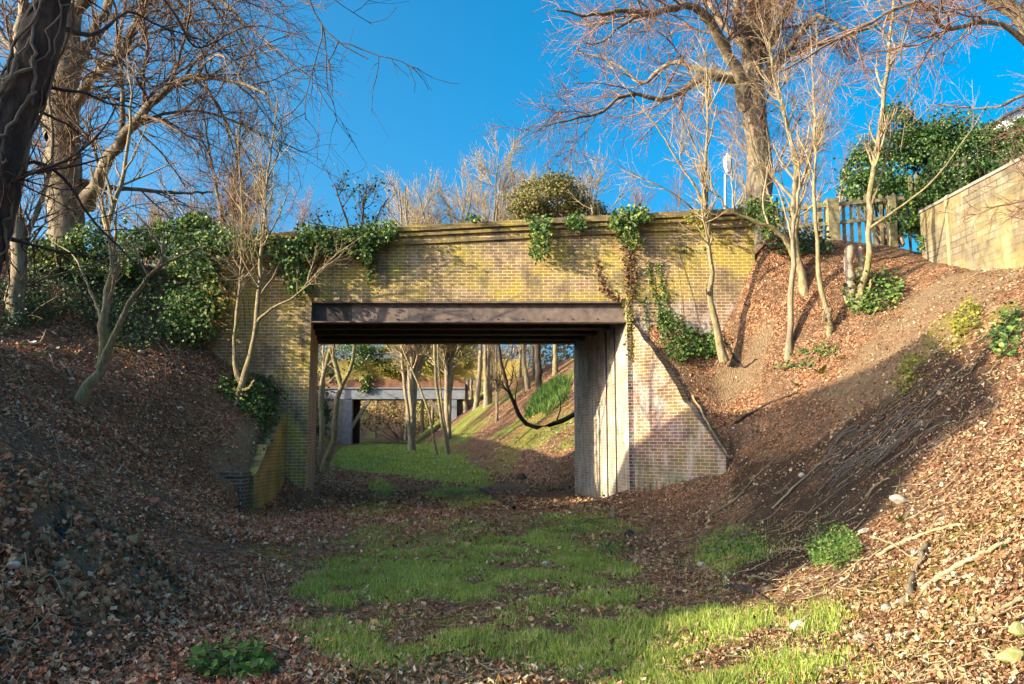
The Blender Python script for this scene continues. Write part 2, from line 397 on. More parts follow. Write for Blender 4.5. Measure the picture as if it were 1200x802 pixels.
def plain(name, c, rough=.7, metal=0., var=.35, sc=6, alt=None, bs=.3):
    m, nt, b = new(name); v = coord(nt)
    n = noise(nt, v, sc, 5, .65); c = np.array(c)
    lo = tuple(c*(1-var)); hi = tuple(np.clip(c*(1+var), 0, 1)) if alt is None else alt
    nt.links.new(ramp(nt, n, [(.3, lo), (.7, hi)]), b.inputs['Base Color']); b.inputs['Roughness'].default_value = rough; b.inputs['Metallic'].default_value = metal
    bump(nt, b, n, bs, .01); return m
M = {}
M['brick'] = brick('brick_weathered', (.25, .155, .08), (.38, .25, .12), (.6, .53, .37), lichen=.95, soot=.62, white=.1, msize=.0095)
M['brick_red'] = brick('brick_brown', (.21, .11, .08), (.34, .19, .13), (.58, .52, .44), lichen=.3, soot=.45, white=.55, moss=1., msize=.009)
M['brick_dark'] = brick('brick_blue', (.055, .058, .07), (.1, .09, .09), (.3, .28, .25), lichen=.2, soot=.3, moss=.3)
M['brick_wing'] = brick('brick_mossy', (.2, .15, .08), (.28, .2, .1), (.34, .3, .2), lichen=.8, soot=.5, moss=.8)
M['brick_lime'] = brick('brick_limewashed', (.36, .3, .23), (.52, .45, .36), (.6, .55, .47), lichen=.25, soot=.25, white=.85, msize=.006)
M['brick_wall'] = brick('brick_pale', (.34, .28, .17), (.42, .35, .2), (.2, .17, .11), lichen=.6, soot=.25, white=.3)
M['block'] = brick('wall_blocks', (.17, .15, .095), (.25, .22, .145), (.1, .088, .06), lichen=.3, soot=.6, white=.12, msize=.014)
for n_ in M['block'].node_tree.nodes:
    if n_.type == 'TEX_BRICK': n_.inputs['Brick Width'].default_value = .4; n_.inputs['Row Height'].default_value = .15
M['brick_moss'] = brick('brick_far_moss', (.3, .24, .08), (.4, .33, .1), (.3, .26, .12), lichen=1., soot=.3)
M['thicket'] = leafmat('dry_thicket_leaves', [(0, (.12, .08, .03)), (.5, (.3, .2, .08)), (1, (.45, .35, .15))], .7, .3)
M['quoin'] = brick('brick_quoin', (.05, .05, .06), (.26, .13, .09), (.5, .45, .38), soot=.2, white=.3)
M['cop'] = brick('brick_coping', (.16, .12, .075), (.24, .18, .1), (.2, .17, .12), lichen=.7, soot=.6)
M['steel'] = plain('painted_steel', (.17, .13, .105), .75, .0, .4, 5)
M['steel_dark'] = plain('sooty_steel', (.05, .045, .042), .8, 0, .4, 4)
M['steel_blue'] = plain('grey_blue_paint', (.2, .22, .25), .55, 0, .2, 3)
M['rust'] = plain('rusty_plate', (.2, .1, .06), .8, 0, .4, 3)
M['conc'] = plain('old_concrete', (.22, .2, .17), .9, 0, .35, 3)
M['tar'] = plain('asphalt', (.05, .05, .052), .9, 0, .2, 20)
M['wood'] = plain('weathered_fence_wood', (.26, .23, .12), .85, 0, .4, 9, bs=.5)
M['cut'] = plain('cut_wood', (.28, .22, .16), .85, 0, .4, 14)
M['stone'] = plain('pale_flint', (.42, .38, .3), .8, 0, .45, 9, bs=.8)
M['stone_moss'] = plain('mossy_stone', (.28, .28, .1), .9, 0, .5, 9, bs=.8)
M['white'] = plain('white_paint', (.75, .75, .74), .5, 0, .06, 3)
M['lamp'] = plain('dull_lamp_paint', (.4, .4, .39), .5, 0, .12, 3)
M['slate'] = plain('slate', (.09, .09, .1), .7, 0, .3, 4)
M['glass'] = plain('window_glass', (.03, .04, .05), .1, 0, .1, 1, bs=0)
M['plastic'] = plain('blue_plastic', (.03, .05, .1), .4, 0, .3, 8)
M['pale_plastic'] = plain('pale_plastic', (.6, .58, .55), .5, 0, .15, 8)
M['bark_pale'] = bark('bark_sapling', (.11, .085, .045), (.27, .215, .12), (.44, .38, .26), 16, .7)
M['bark_grey'] = bark('bark_grey', (.15, .12, .08), (.27, .22, .15), (.38, .33, .24), 7, .35)
M['bark_big'] = bark('bark_big', (.07, .055, .04), (.2, .165, .115), (.32, .275, .2), 6, .2)
M['bark_dark'] = bark('bark_dark', (.02, .016, .013), (.055, .042, .032), (.12, .09, .065), 7)
M['twig'] = bark('twig_brown', (.09, .06, .04), (.17, .115, .075), (.27, .2, .14), 5)
M['twig_red'] = bark('twig_reddish', (.13, .07, .05), (.23, .14, .1), (.34, .24, .18), 5)
M['twig_pale'] = bark('twig_pale', (.2, .15, .08), (.33, .26, .15), (.45, .38, .25), 5)
M['twig_dark'] = bark('twig_dark', (.025, .02, .017), (.06, .045, .035), (.11, .085, .065), 5)
M['vine'] = bark('vine_stem', (.08, .07, .055), (.15, .13, .1), (.25, .21, .16), 8)
M['litter'] = leafmat('dead_leaves', [(0, (.08, .04, .02)), (.22, (.19, .095, .045)), (.5, (.34, .185, .09)), (.75, (.45, .29, .155)), (.93, (.53, .4, .24)), (1, (.6, .5, .36))], .75, .12, .15)
M['litter_red'] = leafmat('dead_leaves_reddish', [(0, (.14, .055, .03)), (.2, (.31, .12, .06)), (.5, (.5, .215, .11)), (.75, (.6, .33, .19)), (.93, (.66, .46, .29)), (1, (.7, .57, .41))], .75, .12, .15)  # reddish leaves, palette lightened to offset the shade on their bank
M['grass'] = leafmat('grass_blades', [(0, (.15, .23, .035)), (.3, (.3, .43, .06)), (.7, (.45, .55, .1)), (.9, (.58, .56, .2)), (1, (.62, .5, .3))], .55, .4)
M['weed'] = leafmat('weed_leaves', [(0, (.05, .1, .02)), (.6, (.11, .21, .035)), (1, (.2, .3, .06))], .6, .3)
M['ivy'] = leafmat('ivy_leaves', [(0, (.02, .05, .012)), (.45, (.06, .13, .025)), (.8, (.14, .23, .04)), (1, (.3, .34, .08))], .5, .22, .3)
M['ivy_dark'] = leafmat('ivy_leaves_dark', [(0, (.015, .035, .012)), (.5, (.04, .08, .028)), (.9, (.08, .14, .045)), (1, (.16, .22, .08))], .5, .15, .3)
M['ivy_yellow'] = leafmat('ivy_leaves_yellow', [(0, (.1, .12, .015)), (.5, (.22, .22, .03)), (1, (.38, .33, .06))], .5, .3)
M['ivy_dead'] = leafmat('ivy_leaves_dead', [(0, (.1, .045, .02)), (.5, (.2, .095, .045)), (1, (.32, .19, .1))], .7, .15)
M['holly'] = leafmat('evergreen_leaves', [(0, (.012, .035, .01)), (.5, (.04, .1, .02)), (.9, (.09, .17, .03)), (1, (.2, .25, .06))], .45, .15, .35)
M['olive'] = leafmat('olive_leaves', [(0, (.07, .075, .02)), (.5, (.16, .16, .04)), (1, (.3, .25, .1))], .55, .2)
M['gravel'] = leafmat('gravel_stones', [(0, (.16, .11, .07)), (.4, (.3, .23, .15)), (.8, (.46, .4, .3)), (1, (.62, .58, .5))], .85, 0, .15)
M['earth'] = leafmat('earth_crumbs', [(0, (.1, .06, .03)), (.5, (.26, .165, .085)), (1, (.44, .32, .19))], .95, 0, .1)
# ground
def ground_mat():
    m, nt, b = new('ground_litter')
    v = coord(nt, 'Object')
    a = N(nt, 'ShaderNodeAttribute', attribute_name='Mask'); sx = N(nt, 'ShaderNodeSeparateColor'); nt.links.new(a.outputs['Color'], sx.inputs[0])
    vo = N(nt, 'ShaderNodeTexVoronoi'); vo.inputs['Scale'].default_value = 27
    wn = noise(nt, v, 6, 3, .6, 1); ad = N(nt, 'ShaderNodeMix', data_type='VECTOR')
    mv = N(nt, 'ShaderNodeVectorMath', operation='MULTIPLY_ADD'); nt.links.new(wn, mv.inputs[0]); mv.inputs[1].default_value = (.12, .12, .12); nt.links.new(v, mv.inputs[2])
    nt.links.new(mv.outputs[0], vo.inputs['Vector'])
    sv = N(nt, 'ShaderNodeSeparateColor'); nt.links.new(vo.outputs['Color'], sv.inputs[0])
    leaf = ramp(nt, sv.outputs[0], [(0, (.06, .03, .016)), (.35, (.17, .08, .04)), (.65, (.3, .145, .075)), (.9, (.4, .24, .13)), (1, (.48, .36, .23))])
    soil = ramp(nt, noise(nt, v, 7, 6, .7), [(.3, (.06, .04, .026)), (.7, (.19, .135, .085))])
    k = ramp(nt, noise(nt, v, 1.1, 5, .65), [(.42, 0.), (.62, .75)])
    col = mix(nt, k, leaf, soil)
    bare = mix(nt, noise(nt, v, 11, 6, .7), (.13, .088, .048), (.32, .23, .135))
    col = mix(nt, math_(nt, 'MULTIPLY', sx.outputs[2], ramp(nt, noise(nt, v, 1.6, 5), [(.3, .35), (.6, 1.)])), col, bare)
    g = mix(nt, noise(nt, v, 18, 5, .7), (.08, .11, .02), (.28, .4, .055))
    gm = math_(nt, 'MULTIPLY', sx.outputs[0], ramp(nt, noise(nt, v, 2.4, 5, .7), [(.3, .2), (.52, 1.)]))
    col = mix(nt, gm, col, g)
    y = mix(nt, noise(nt, v, 22, 4, .7), (.1, .1, .015), (.3, .27, .05))
    ym = math_(nt, 'MULTIPLY', sx.outputs[1], ramp(nt, noise(nt, v, 3.1, 5, .7), [(.4, .0), (.6, .9)]))
    col = mix(nt, ym, col, y)
    col = mix(nt, math_(nt, 'MULTIPLY', a.outputs['Alpha'], ramp(nt, noise(nt, v, 2.1, 5, .7), [(.28, .35), (.55, .92)])), col, mix(nt, noise(nt, v, 14, 6, .75), (.022, .015, .01), (.1, .066, .042)))  # alpha mask: slope shade painted in as darker soil
    nt.links.new(col, b.inputs['Base Color']); b.inputs['Roughness'].default_value = .95; b.inputs['Specular IOR Level'].default_value = .1
    h = math_(nt, 'ADD', math_(nt, 'MULTIPLY', vo.outputs['Distance'], 1.6), noise(nt, v, 30, 5, .75)); bump(nt, b, h, .75, .05)
    return m
M['ground'] = ground_mat()

# ------------------------------------------------------------------ patches on the ground
GRASS = [ground_poly(p) for p in (
    [(345, 700), (372, 668), (440, 648), (520, 640), (600, 628), (650, 622), (700, 650), (745, 668), (775, 700), (850, 695), (892, 730), (880, 752), (810, 775), (840, 800), (640, 803), (585, 795), (560, 770), (500, 768), (440, 790), (370, 770), (340, 740)],
    [(640, 803), (700, 785), (780, 775), (860, 785), (950, 772), (1000, 785), (980, 803)],
    [(820, 632), (860, 622), (905, 640), (900, 665), (840, 668), (815, 655)],
    [(600, 612), (650, 602), (720, 608), (735, 620), (680, 628), (620, 632)],
    [(930, 722), (990, 715), (1010, 735), (960, 748), (925, 740)])]
FARGRASS = [ground_poly(p) for p in ([(385, 545), (400, 526), (425, 519), (500, 519), (530, 528), (575, 556), (560, 572), (520, 566), (440, 556)], [(495, 578), (520, 570), (555, 573), (585, 590), (560, 600), (525, 598)], [(430, 570), (448, 563), (458, 572), (455, 588), (438, 586)], [(400, 640), (430, 615), (560, 608), (600, 625), (520, 638), (440, 655)], [(400, 600), (430, 590), (470, 596), (460, 608), (410, 612)])]
BARE = [ground_poly(p) for p in ([(960, 470), (1010, 420), (1080, 340), (1180, 310), (1200, 320), (1120, 400), (1040, 470)], [(830, 440), (860, 405), (900, 405), (880, 450), (840, 462)], [(400, 800), (440, 775), (560, 770), (540, 800)],
                                 [(10, 540), (60, 545), (130, 625), (190, 665), (195, 700), (140, 690), (60, 640), (10, 620)], [(240, 520), (290, 500), (310, 560), (270, 590)])]
MOSS = [ground_poly(p) for p in ([(340, 690), (400, 640), (560, 625), (600, 640), (420, 660)], [(1040, 470), (1060, 440), (1100, 370), (1150, 355), (1190, 380), (1120, 420), (1070, 470)], [(545, 555), (600, 500), (668, 450), (668, 480), (610, 530), (560, 575)], [(900, 720), (1000, 690), (1200, 560), (1200, 800), (960, 800)], [(300, 600), (335, 600), (345, 690), (300, 670)])]
def soft(x, y, polys, amp=.35):
    j = amp*(fbm(x*1.3, y*1.3, 51)-.5)*2; k = amp*(fbm(x*1.3+9, y*1.3+4, 61)-.5)*2
    m = np.zeros(np.shape(x))
    for p in polys: m = np.maximum(m, inpoly(x+j, y+k, p))
    return m
# ------------------------------------------------------------------ ground sheet
def steps(a, b, h): return np.arange(a, b, h)
xs = np.r_[-150, -110, -80, -60, -50, -42, -36, np.arange(-32, -13, .8), np.arange(-13, 13, .13), np.arange(13, 32, .8), 34, 40, 48, 60, 80, 110, 150]
ys = np.r_[-40, -30, -22, -16, -12, -9, -6, -4, -2, np.arange(-1, 4, .4), np.arange(4, 26, .115), np.arange(26, 50, .3), np.arange(50, 92, .7), 95, 100, 108, 120, 140, 170]
X, Yg = np.meshgrid(xs, ys)
Z = H(X, Yg)
GV = np.stack([X, Yg, Z], -1).reshape(-1, 3)
nx, ny = len(xs), len(ys)
i = np.arange(ny-1)[:, None]*nx+np.arange(nx-1)[None]
GF = np.stack([i, i+1, i+nx+1, i+nx], -1).reshape(-1, 4)
mk_ = np.zeros((len(GV), 4)); fx, fy = GV[:, 0], GV[:, 1]
mk_[:, 0] = np.maximum(soft(fx, fy, GRASS, .6)*.75*sstep(.34, .58, .6*fbm(fx*2.2, fy*2.2, 91, 3)+.4*fbm(fx*.8+5, fy*.8, 95, 4)), soft(fx, fy, FARGRASS, .9)*np.where(fy > 25, .95, .45)); mk_[:, 1] = soft(fx, fy, MOSS); mk_[:, 2] = soft(fx, fy, BARE); SHADE_SOIL = [ground_poly([(850, 480), (1000, 490), (1080, 430), (1150, 400), (1165, 470), (1060, 560), (985, 640), (900, 690), (860, 660), (880, 590)])]; mk_[:, 3] = soft(fx, fy, SHADE_SOIL)  # alpha channel: dark soil that paints the slope's shade deeper
back = (fy > 26) & (GV[:, 2] > 1.2)
mk_[:, 0] = np.where(back, np.maximum(mk_[:, 0], sstep(.45, .65, fbm(fx*.3, fy*.3, 71))*.8), mk_[:, 0])
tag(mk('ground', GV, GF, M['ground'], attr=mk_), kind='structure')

# ------------------------------------------------------------------ litter, grass
rng = RS(5)
def sample_view(n, y0, y1, pw, xm=.74, pad=1.2):
    u = rng.uniform(0, 1, n); a = 1-pw
    y = (y0**a+u*(y1**a-y0**a))**(1/a)
    x = rng.uniform(-1, 1, n)*(xm*y+pad); return x, y
def on_track(x, y): return (np.abs(x-SK*(y-Y0)*(y > Y0)+.9) < 3.7)
x, y = sample_view(330000, 4.3, 19.2, 1.1)
xe, ye = sample_view(160000, 5, 19.2, .9); ke = nrm(xe, ye)[:, 2] < .8; x = np.r_[x, xe[ke]]; y = np.r_[y, ye[ke]]
gr = soft(x, y, GRASS); ba = soft(x, y, BARE)
dens = .12+1.5*sstep(.34, .62, fbm(x*.75, y*.75, 81, 5))
hill = (H0(x, y) > .25)
shade_m = soft(x, y, SHADE_SOIL); slope = (x > 3.0) & (y > 9) & (hill)
keep = (rng.uniform(size=len(x)) < np.where(shade_m > 0, .3, np.where(slope, .6, 1))*np.where(gr > 0, .16, np.where(ba > 0, .5, np.clip(dens, 0, 1))*np.where(hill, .85, .9)))  # leaves thinned there too, so the painted slope shade stays dark
x, y = x[keep], y[keep]
P0 = np.c_[x, y, H(x, y)+rng.uniform(.0, .03, len(x))]
nn = nrm(x, y); sz = (.01+np.where(x > 1.5, .038, .05)*rng.uniform(0, 1, len(x))**1.6)*np.where(y > 11, 1.35, 1)
L = (x < -1.3+.6*vnoise(y*.7, y*0, 3))
for nm, s, mt in (('leaf_litter', L, 'litter_red'), ('leaf_litter', ~L, 'litter')):
    V, f = scatter(LITTER, P0[s], nn[s], sz[s], rng, .55, 1.15, width=rng.uniform(.3, 1.1, int(s.sum())))
    tag(mk(nm, V, f, M[mt], smooth=False), 'brown fallen leaves covering the floor and banks of the cutting', 'dead leaves', kind='stuff')
# beyond the bridge
x, y = sample_view(34000, 19.0, 60, .8, .2, 1); x = x+np.where(y > 24, axis(y)*.6, -1)
fg = soft(x, y, FARGRASS, .9); keep = (np.abs(x-axis(y)) < np.where(y < 24.5, 3.7, 12)) & ((fg == 0) | (rng.uniform(size=len(x)) < .12)) & (fbm(x*.5, y*.5, 33) > .36); x, y = x[keep], y[keep]
V, f = scatter(LITTER, np.c_[x, y, H(x, y)+.02], nrm(x, y), rng.uniform(.03, .1, len(x)), rng, .4)
tag(mk('leaf_litter', V, f, M['litter'], smooth=False), 'brown fallen leaves beyond the brick bridge', 'dead leaves', kind='stuff')
# grass
V_ = []; 
pts = []
for p, n in zip(GRASS, (85000, 16000, 3500, 3500, 1500)):
    q = pts_in(p, n, rng); pts.append(q)
q = np.concatenate(pts); j = rng.normal(size=(len(q), 2))*.12*(1+3.5*rng.uniform(size=(len(q), 1))**4); q[:, :2] += j; q[:, 2] = H(q[:, 0], q[:, 1])
cl = fbm(q[:, 0]*2.2, q[:, 1]*2.2, 91, 3); cl2 = fbm(q[:, 0]*.8+5, q[:, 1]*.8, 95, 4); kp = rng.uniform(size=len(q)) < sstep(.37, .57, .6*cl+.4*cl2)*.97+.03; q = q[kp]; cl = cl[kp]
up = np.tile([0, 0, 1.], (len(q), 1)); hs = rng.uniform(.025, .085, len(q))*(.5+.9*sstep(.35, .7, cl))
V, f = scatter(BLADE, q, up, hs, rng, .28, 1.0, width=.0042/hs*(1+q[:, 1]*.05), flatz=False)
tag(mk('grass', V, f, M['grass'], smooth=False), 'bright green grass growing along the old track bed', 'grass', kind='stuff')
q = np.concatenate([pts_in(p, n, rng) for p, n in zip(FARGRASS, (16000, 2500, 700, 1800, 400))]); q = q[fbm(q[:, 0]*1.2, q[:, 1]*1.2, 37) > .42]
hs = rng.uniform(.05, .13, len(q))*np.where(q[:, 1] > 26, 1.7, 1)
V, f = scatter(BLADE, q, np.tile([0, 0, 1.], (len(q), 1)), hs, rng, .35, 1, width=np.where(q[:, 1] > 26, .025, .008)/hs, flatz=False)
tag(mk('grass', V, f, M['grass'], smooth=False), 'grass in the shaded cutting beyond the bridge', 'grass', kind='stuff')
# dry twigs lying about
x, y = sample_view(2600, 4.5, 18.5, 1.1); kp = (soft(x, y, GRASS) == 0) | (rng.uniform(size=len(x)) < .1); x, y = x[kp], y[kp]
a = rng.uniform(0, 6.28, len(x)); l = rng.uniform(.08, .45, len(x))
tt = np.linspace(0, 1, 5)[None]-.5
bx = x[:, None]+np.cos(a)[:, None]*tt*l[:, None]+rng.normal(size=(len(x), 5))*.012; by = y[:, None]+np.sin(a)[:, None]*tt*l[:, None]+rng.normal(size=(len(x), 5))*.012
bz = H(bx, by)+.02+rng.uniform(0, .05, len(x))[:, None]*np.abs(tt)*2
r = np.repeat(rng.uniform(.0025, .006, len(x))[:, None], 5, 1)
V, f = tube_batch(np.stack([bx, by, bz], -1), r, 4)
tag(mk('twig_litter', V, f, M['twig_pale']), 'dry broken twigs scattered over the fallen leaves', 'twigs', kind='stuff')

# small stones and crumbs of earth in the banks
ICO = np.array([(0, .53, .85), (0, -.53, .85), (.85, 0, .53), (-.85, 0, .53), (.53, .85, 0), (-.53, .85, 0), (.53, -.85, 0), (-.53, -.85, 0), (.85, 0, -.53), (-.85, 0, -.53), (0, .53, -.85), (0, -.53, -.85)])
ICF = np.array([(0, 1, 2), (0, 3, 1), (0, 2, 4), (0, 4, 5), (0, 5, 3), (1, 6, 2), (1, 3, 7), (1, 7, 6), (2, 6, 8), (2, 8, 4), (3, 5, 9), (3, 9, 7), (4, 8, 10), (4, 10, 5), (5, 10, 9), (6, 7, 11), (6, 11, 8), (7, 9, 11), (8, 11, 10), (9, 10, 11)])
def crumbs(x, y, s, mat, lab, nm):
    n = len(x); v = ICO[None]*rng.uniform(.6, 1.25, (n, 12, 1))*rng.uniform(.6, 1.2, (n, 1, 3)); p = np.c_[x, y, H(x, y)]
    V = p[:, None]+v*s[:, None, None]; f = (ICF[None]+(np.arange(n)*12)[:, None, None]).reshape(-1, 3)
    tag(mk(nm, V.reshape(-1, 3), f, mat, smooth=False), lab, nm, kind='stuff')
x, y = sample_view(9000, 4.3, 15, 1.2); k = (x > 1.6+.1*y) & (H0(x, y) > .12) & (fbm(x*1.1, y*1.1, 77) > .42); x, y = x[k], y[k]
crumbs(x, y, .006+.022*rng.uniform(size=len(x))**4, M['gravel'], 'pale gravel bedded in the sunny bank', 'gravel')
x, y = sample_view(60000, 4.6, 10, 1.1); k = (np.exp(-(((x+4.1)/1.3)**2+((y-7.1)/1.4)**2))*rng.uniform(.3, 1.7, len(x)) > .35) & (H0(x, y) > .2); x, y = x[k], y[k]
crumbs(x, y, .006+.05*rng.uniform(size=len(x))**3, M['earth'], 'crumbly brown earth of the broken mound', 'earth')
# ------------------------------------------------------------------ the brick bridge
def ztop(x): return 6.87+(x+2.7)*.46/8.54
def skx(x, y): return x+SK*(y-Y0)
BR = empty('brick_bridge', (0, Y0, 0), 'weathered brick bridge with a steel girder spanning the leaf strewn cutting', 'bridge')
ZB = 4.98
def prism(plan, z0, z1):
    m = MB(); m.hexa([(x, y, z0) for x, y in plan], [(x, y, z1) for x, y in plan]); return m
# abutments: inner face has its own brick
lp = [(-7.7, Y0), (JL, Y0), (skx(JL, Y1), Y1), (-8.6, Y1)]
prism(lp, -.6, ZB).build('abutment', [M['brick'], M['brick_red']], BR, smooth=False, uv=True, mi=[0, 0, 0, 1, 0, 0])
rp = [(JR, Y0), (6.04, Y0), (6.04-.9, Y1), (skx(JR, Y1), Y1)]
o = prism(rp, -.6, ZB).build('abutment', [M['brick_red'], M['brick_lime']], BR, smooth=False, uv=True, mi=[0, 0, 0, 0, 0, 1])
o['label'] = 'abutment with a pale limewashed inner face'
# quoins of blue and brown brick at the sunlit corner
prism([(JR-.004, Y0-.008), (JR+.3, Y0-.008), (JR+.3, Y0-.001), (JR-.004, Y0-.001)], -.5, ZB-.3).build('quoin', M['quoin'], BR, smooth=False, uv=True)
# pilaster strip on the shaded jamb
def slab(name, mat, x0, x1, zb, zt, y0, y1, n=24):
    X_ = np.linspace(x0, x1, n); m = MB()
    V = []
    for a in X_:
        V += [(a, y0, zb(a)), (a, y1, zb(a)), (a, y1, zt(a)), (a, y0, zt(a))]
    q = []
    for k in range(n-1):
        b = k*4; q += [(b, b+4, b+7, b+3), (b+1, b+2, b+6, b+5), (b+3, b+7, b+6, b+2), (b, b+1, b+5, b+4)]
    q += [(0, 3, 2, 1), ((n-1)*4, (n-1)*4+1, (n-1)*4+2, (n-1)*4+3)]
    return m.add(V, q).build(name, mat, BR, smooth=False, uv=True)
for y0, y1, sg in ((Y0, Y0+.36, -1), (Y1-.36, Y1, 1)):
    xa, xb = (-7.7, 6.04) if sg < 0 else (-8.6, 5.1)
    def yy(p): return (y0-p, y1) if sg < 0 else (y0, y1+p)
    slab('parapet', M['brick'], xa, xb, lambda a: ZB+.002, lambda a: ztop(a)-.47, *yy(0))
    slab('string_course', M['cop'], xa, xb+.03, lambda a: ztop(a)-.47, lambda a: ztop(a)-.40, *yy(.06))
    slab('parapet', M['brick'], xa, xb, lambda a: ztop(a)-.40, lambda a: ztop(a)-.27, *yy(.012))
    slab('string_course', M['cop'], xa, xb+.03, lambda a: ztop(a)-.27, lambda a: ztop(a)-.20, *yy(.085))
    slab('parapet', M['brick'], xa, xb, lambda a: ztop(a)-.20, lambda a: ztop(a)-.14, *yy(.0))
    slab('coping', M['cop'], xa, xb+.06, lambda a: ztop(a)-.14, lambda a: ztop(a), *yy(.1))
# girders
def girder(name, ya, z0, z1, x0, x1, mat, fl=.2, rivets=True):
    o = MB()
    o.box(x0, x1, ya-.012, ya+.012, z0+.03, z1-.03)
    o.box(x0, x1, ya-fl, ya+fl, z1-.03, z1)
    o.box(x0, x1, ya-fl, ya+fl, z0, z0+.03)
    for x in np.arange(x0+.55, x1-.2, 1.9):
        pass
    return o.build(name, mat, BR, smooth=False)
for k, ya in enumerate((Y0+.16, Y0+1.3, Y0+2.45, Y0+3.6, Y1-.16)):
    xo = SK*(ya-Y0)
    edge = k in (0, 4)
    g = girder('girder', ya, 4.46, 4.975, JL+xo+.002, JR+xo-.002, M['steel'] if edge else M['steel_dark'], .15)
rr = RS(3)
for x in np.arange(JL+.25, JR-.1, .62):
    for z in (4.56, 4.87):
        if rr.uniform() < .75: MB().box(x-.014, x+.014, Y0+.13, Y0+.149, z-.014, z+.014).build('rivet', M['steel_dark'], BR, smooth=False)
MB().box(JL+.02, JL+.95, Y0+.136, Y0+.147, 4.5, 4.94).build('splice_plate', M['steel_dark'], BR, smooth=False)
# jack arches between the girders and the road above
dk = MB(); yy = [Y0+.36, Y0+1.3, Y0+2.45, Y0+3.6, Y1-.36]
for a, b in zip(yy[:-1], yy[1:]):
    n = 8; t = np.linspace(0, 1, n); V = []
    for tt_ in t:
        yv = a+(b-a)*tt_; z = 4.62+.3*math.sin(math.pi*tt_)
        V += [(JL+SK*(yv-Y0)-.1, yv, z), (JR+SK*(yv-Y0)+.1, yv, z)]
    dk.add(V, [(2*i_, 2*i_+1, 2*i_+3, 2*i_+2) for i_ in range(n-1)])
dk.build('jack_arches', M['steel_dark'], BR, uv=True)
prism([(-7.65, Y0+.365), (6, Y0+.365), (5.1, Y1-.365), (-8.5, Y1-.365)], 5.0, 5.9).build('deck', M['conc'], BR, smooth=False)
def road_sheet(name, mat, y0, y1, z):
    m = MB(); m.hexa([(-60, y0, z-.2), (-9.6, y0, z-.2), (-9.6, y1, z-.2), (-60, y1, z-.2)], [(-60, y0, z), (-9.6, y0, z), (-9.6, y1, z), (-60, y1, z)]); return m
rd = prism([(-7.65, Y0+.37), (6.0, Y0+.37), (5.0, Y1-.37), (-8.5, Y1-.37)], 5.901, 6.24); rd.hexa([(-40, 22.9, 5.9), (-7.66, 21.6, 5.9), (-8.52, Y1-.37, 5.9), (-40, Y1+1.5, 5.9)], [(-40, 22.9, 6.236), (-7.66, 21.6, 6.236), (-8.52, Y1-.37, 6.236), (-40, Y1+1.5, 6.236)]); tag(rd.build('road', M['tar'], None, smooth=False), kind='structure')
# wing walls
def wing(name, a, b, ta, tb, th, mat, side):
    a = np.array(a); b = np.array(b); d = (b-a)/np.linalg.norm(b-a); n = np.array([-d[1], d[0]])*side
    a2, b2 = a+n*th, b+n*th
    m = MB()
    A = [(*a, -.6), (*b, -.6), (*b2, -.6), (*a2, -.6)]; T = [(*a, ta), (*b, tb), (*b2, tb), (*a2, ta)]
    if side < 0: A = A[::-1]; T = T[::-1]
    r = RS(int(abs(a[0]*100))); k = 15; ts = np.linspace(0, 1, k); V = []; q = []; zt_ = ta+(tb-ta)*ts+r.normal(size=k)*.045; zt_[0] = ta
    for i_ in range(k):
        p = a+(b-a)*ts[i_]; p2 = p+n*(th*(.9+.2*r.uniform()))
        V += [(*p, -.6), (*p2, -.6), (*p2, zt_[i_]+r.normal()*.03), (*p, zt_[i_])]
    for i_ in range(k-1):
        c = i_*4; q += [(c, c+4, c+7, c+3), (c+1, c+2, c+6, c+5), (c+3, c+7, c+6, c+2), (c, c+1, c+5, c+4)]
    q += [(0, 3, 2, 1), ((k-1)*4, (k-1)*4+1, (k-1)*4+2, (k-1)*4+3)]
    if side < 0: q = [t_[::-1] for t_ in q]
    o = MB().add(V, q).build(name, mat, BR, smooth=False, uv=True)
    return o
    c = MB(); e = .05
    A = [(*(a-n*e), ta+.002), (*(b-n*e+d*e), tb+.002), (*(b2+n*e+d*e), tb+.002), (*(a2+n*e), ta+.002)]; T = [(p[0], p[1], p[2]+.09) for p in A]
    if side < 0: A = A[::-1]; T = T[::-1]
    c.hexa(A, T); c.build('wing_coping', M['cop'], BR, smooth=False, uv=True)
    return o
wing('wing_wall', (WR0[0], WR0[1]-.01), WR1, 4.45, 1.2, .4, M['brick_red'], 1)
wing('wing_wall', (WL0[0], WL0[1]-.01), WL1, 2.35, .8, .4, M['brick_wing'], -1)
# low end pier of dark brick
e = MB(); ex0, ex1, ey = -6.35, -5.58, 17.2; e.box(ex0, ex1, ey-.42, ey+.02, -.5, .83); e.build('end_pier', M['brick_dark'], BR, smooth=False, uv=True)
e = MB(); e.box(ex0-.03, ex1+.012, ey-.45, ey+.02, .832, .92); e.build('pier_cap', M['brick_dark'], BR, smooth=False, uv=True)
# drip channels on the limewashed face
for L_ in (.9, 1.6):
    m = MB(); px, py = skx(JR, Y0+L_), Y0+L_; V, q = tube_batch(np.array([[(px-.012, py, -.2), (px-.012, py, 2), (px-.012, py, 4.44)]]), np.full((1, 3), .024), 6); m.add(V, q); m.build('drain_pipe', M['steel_dark'], BR)

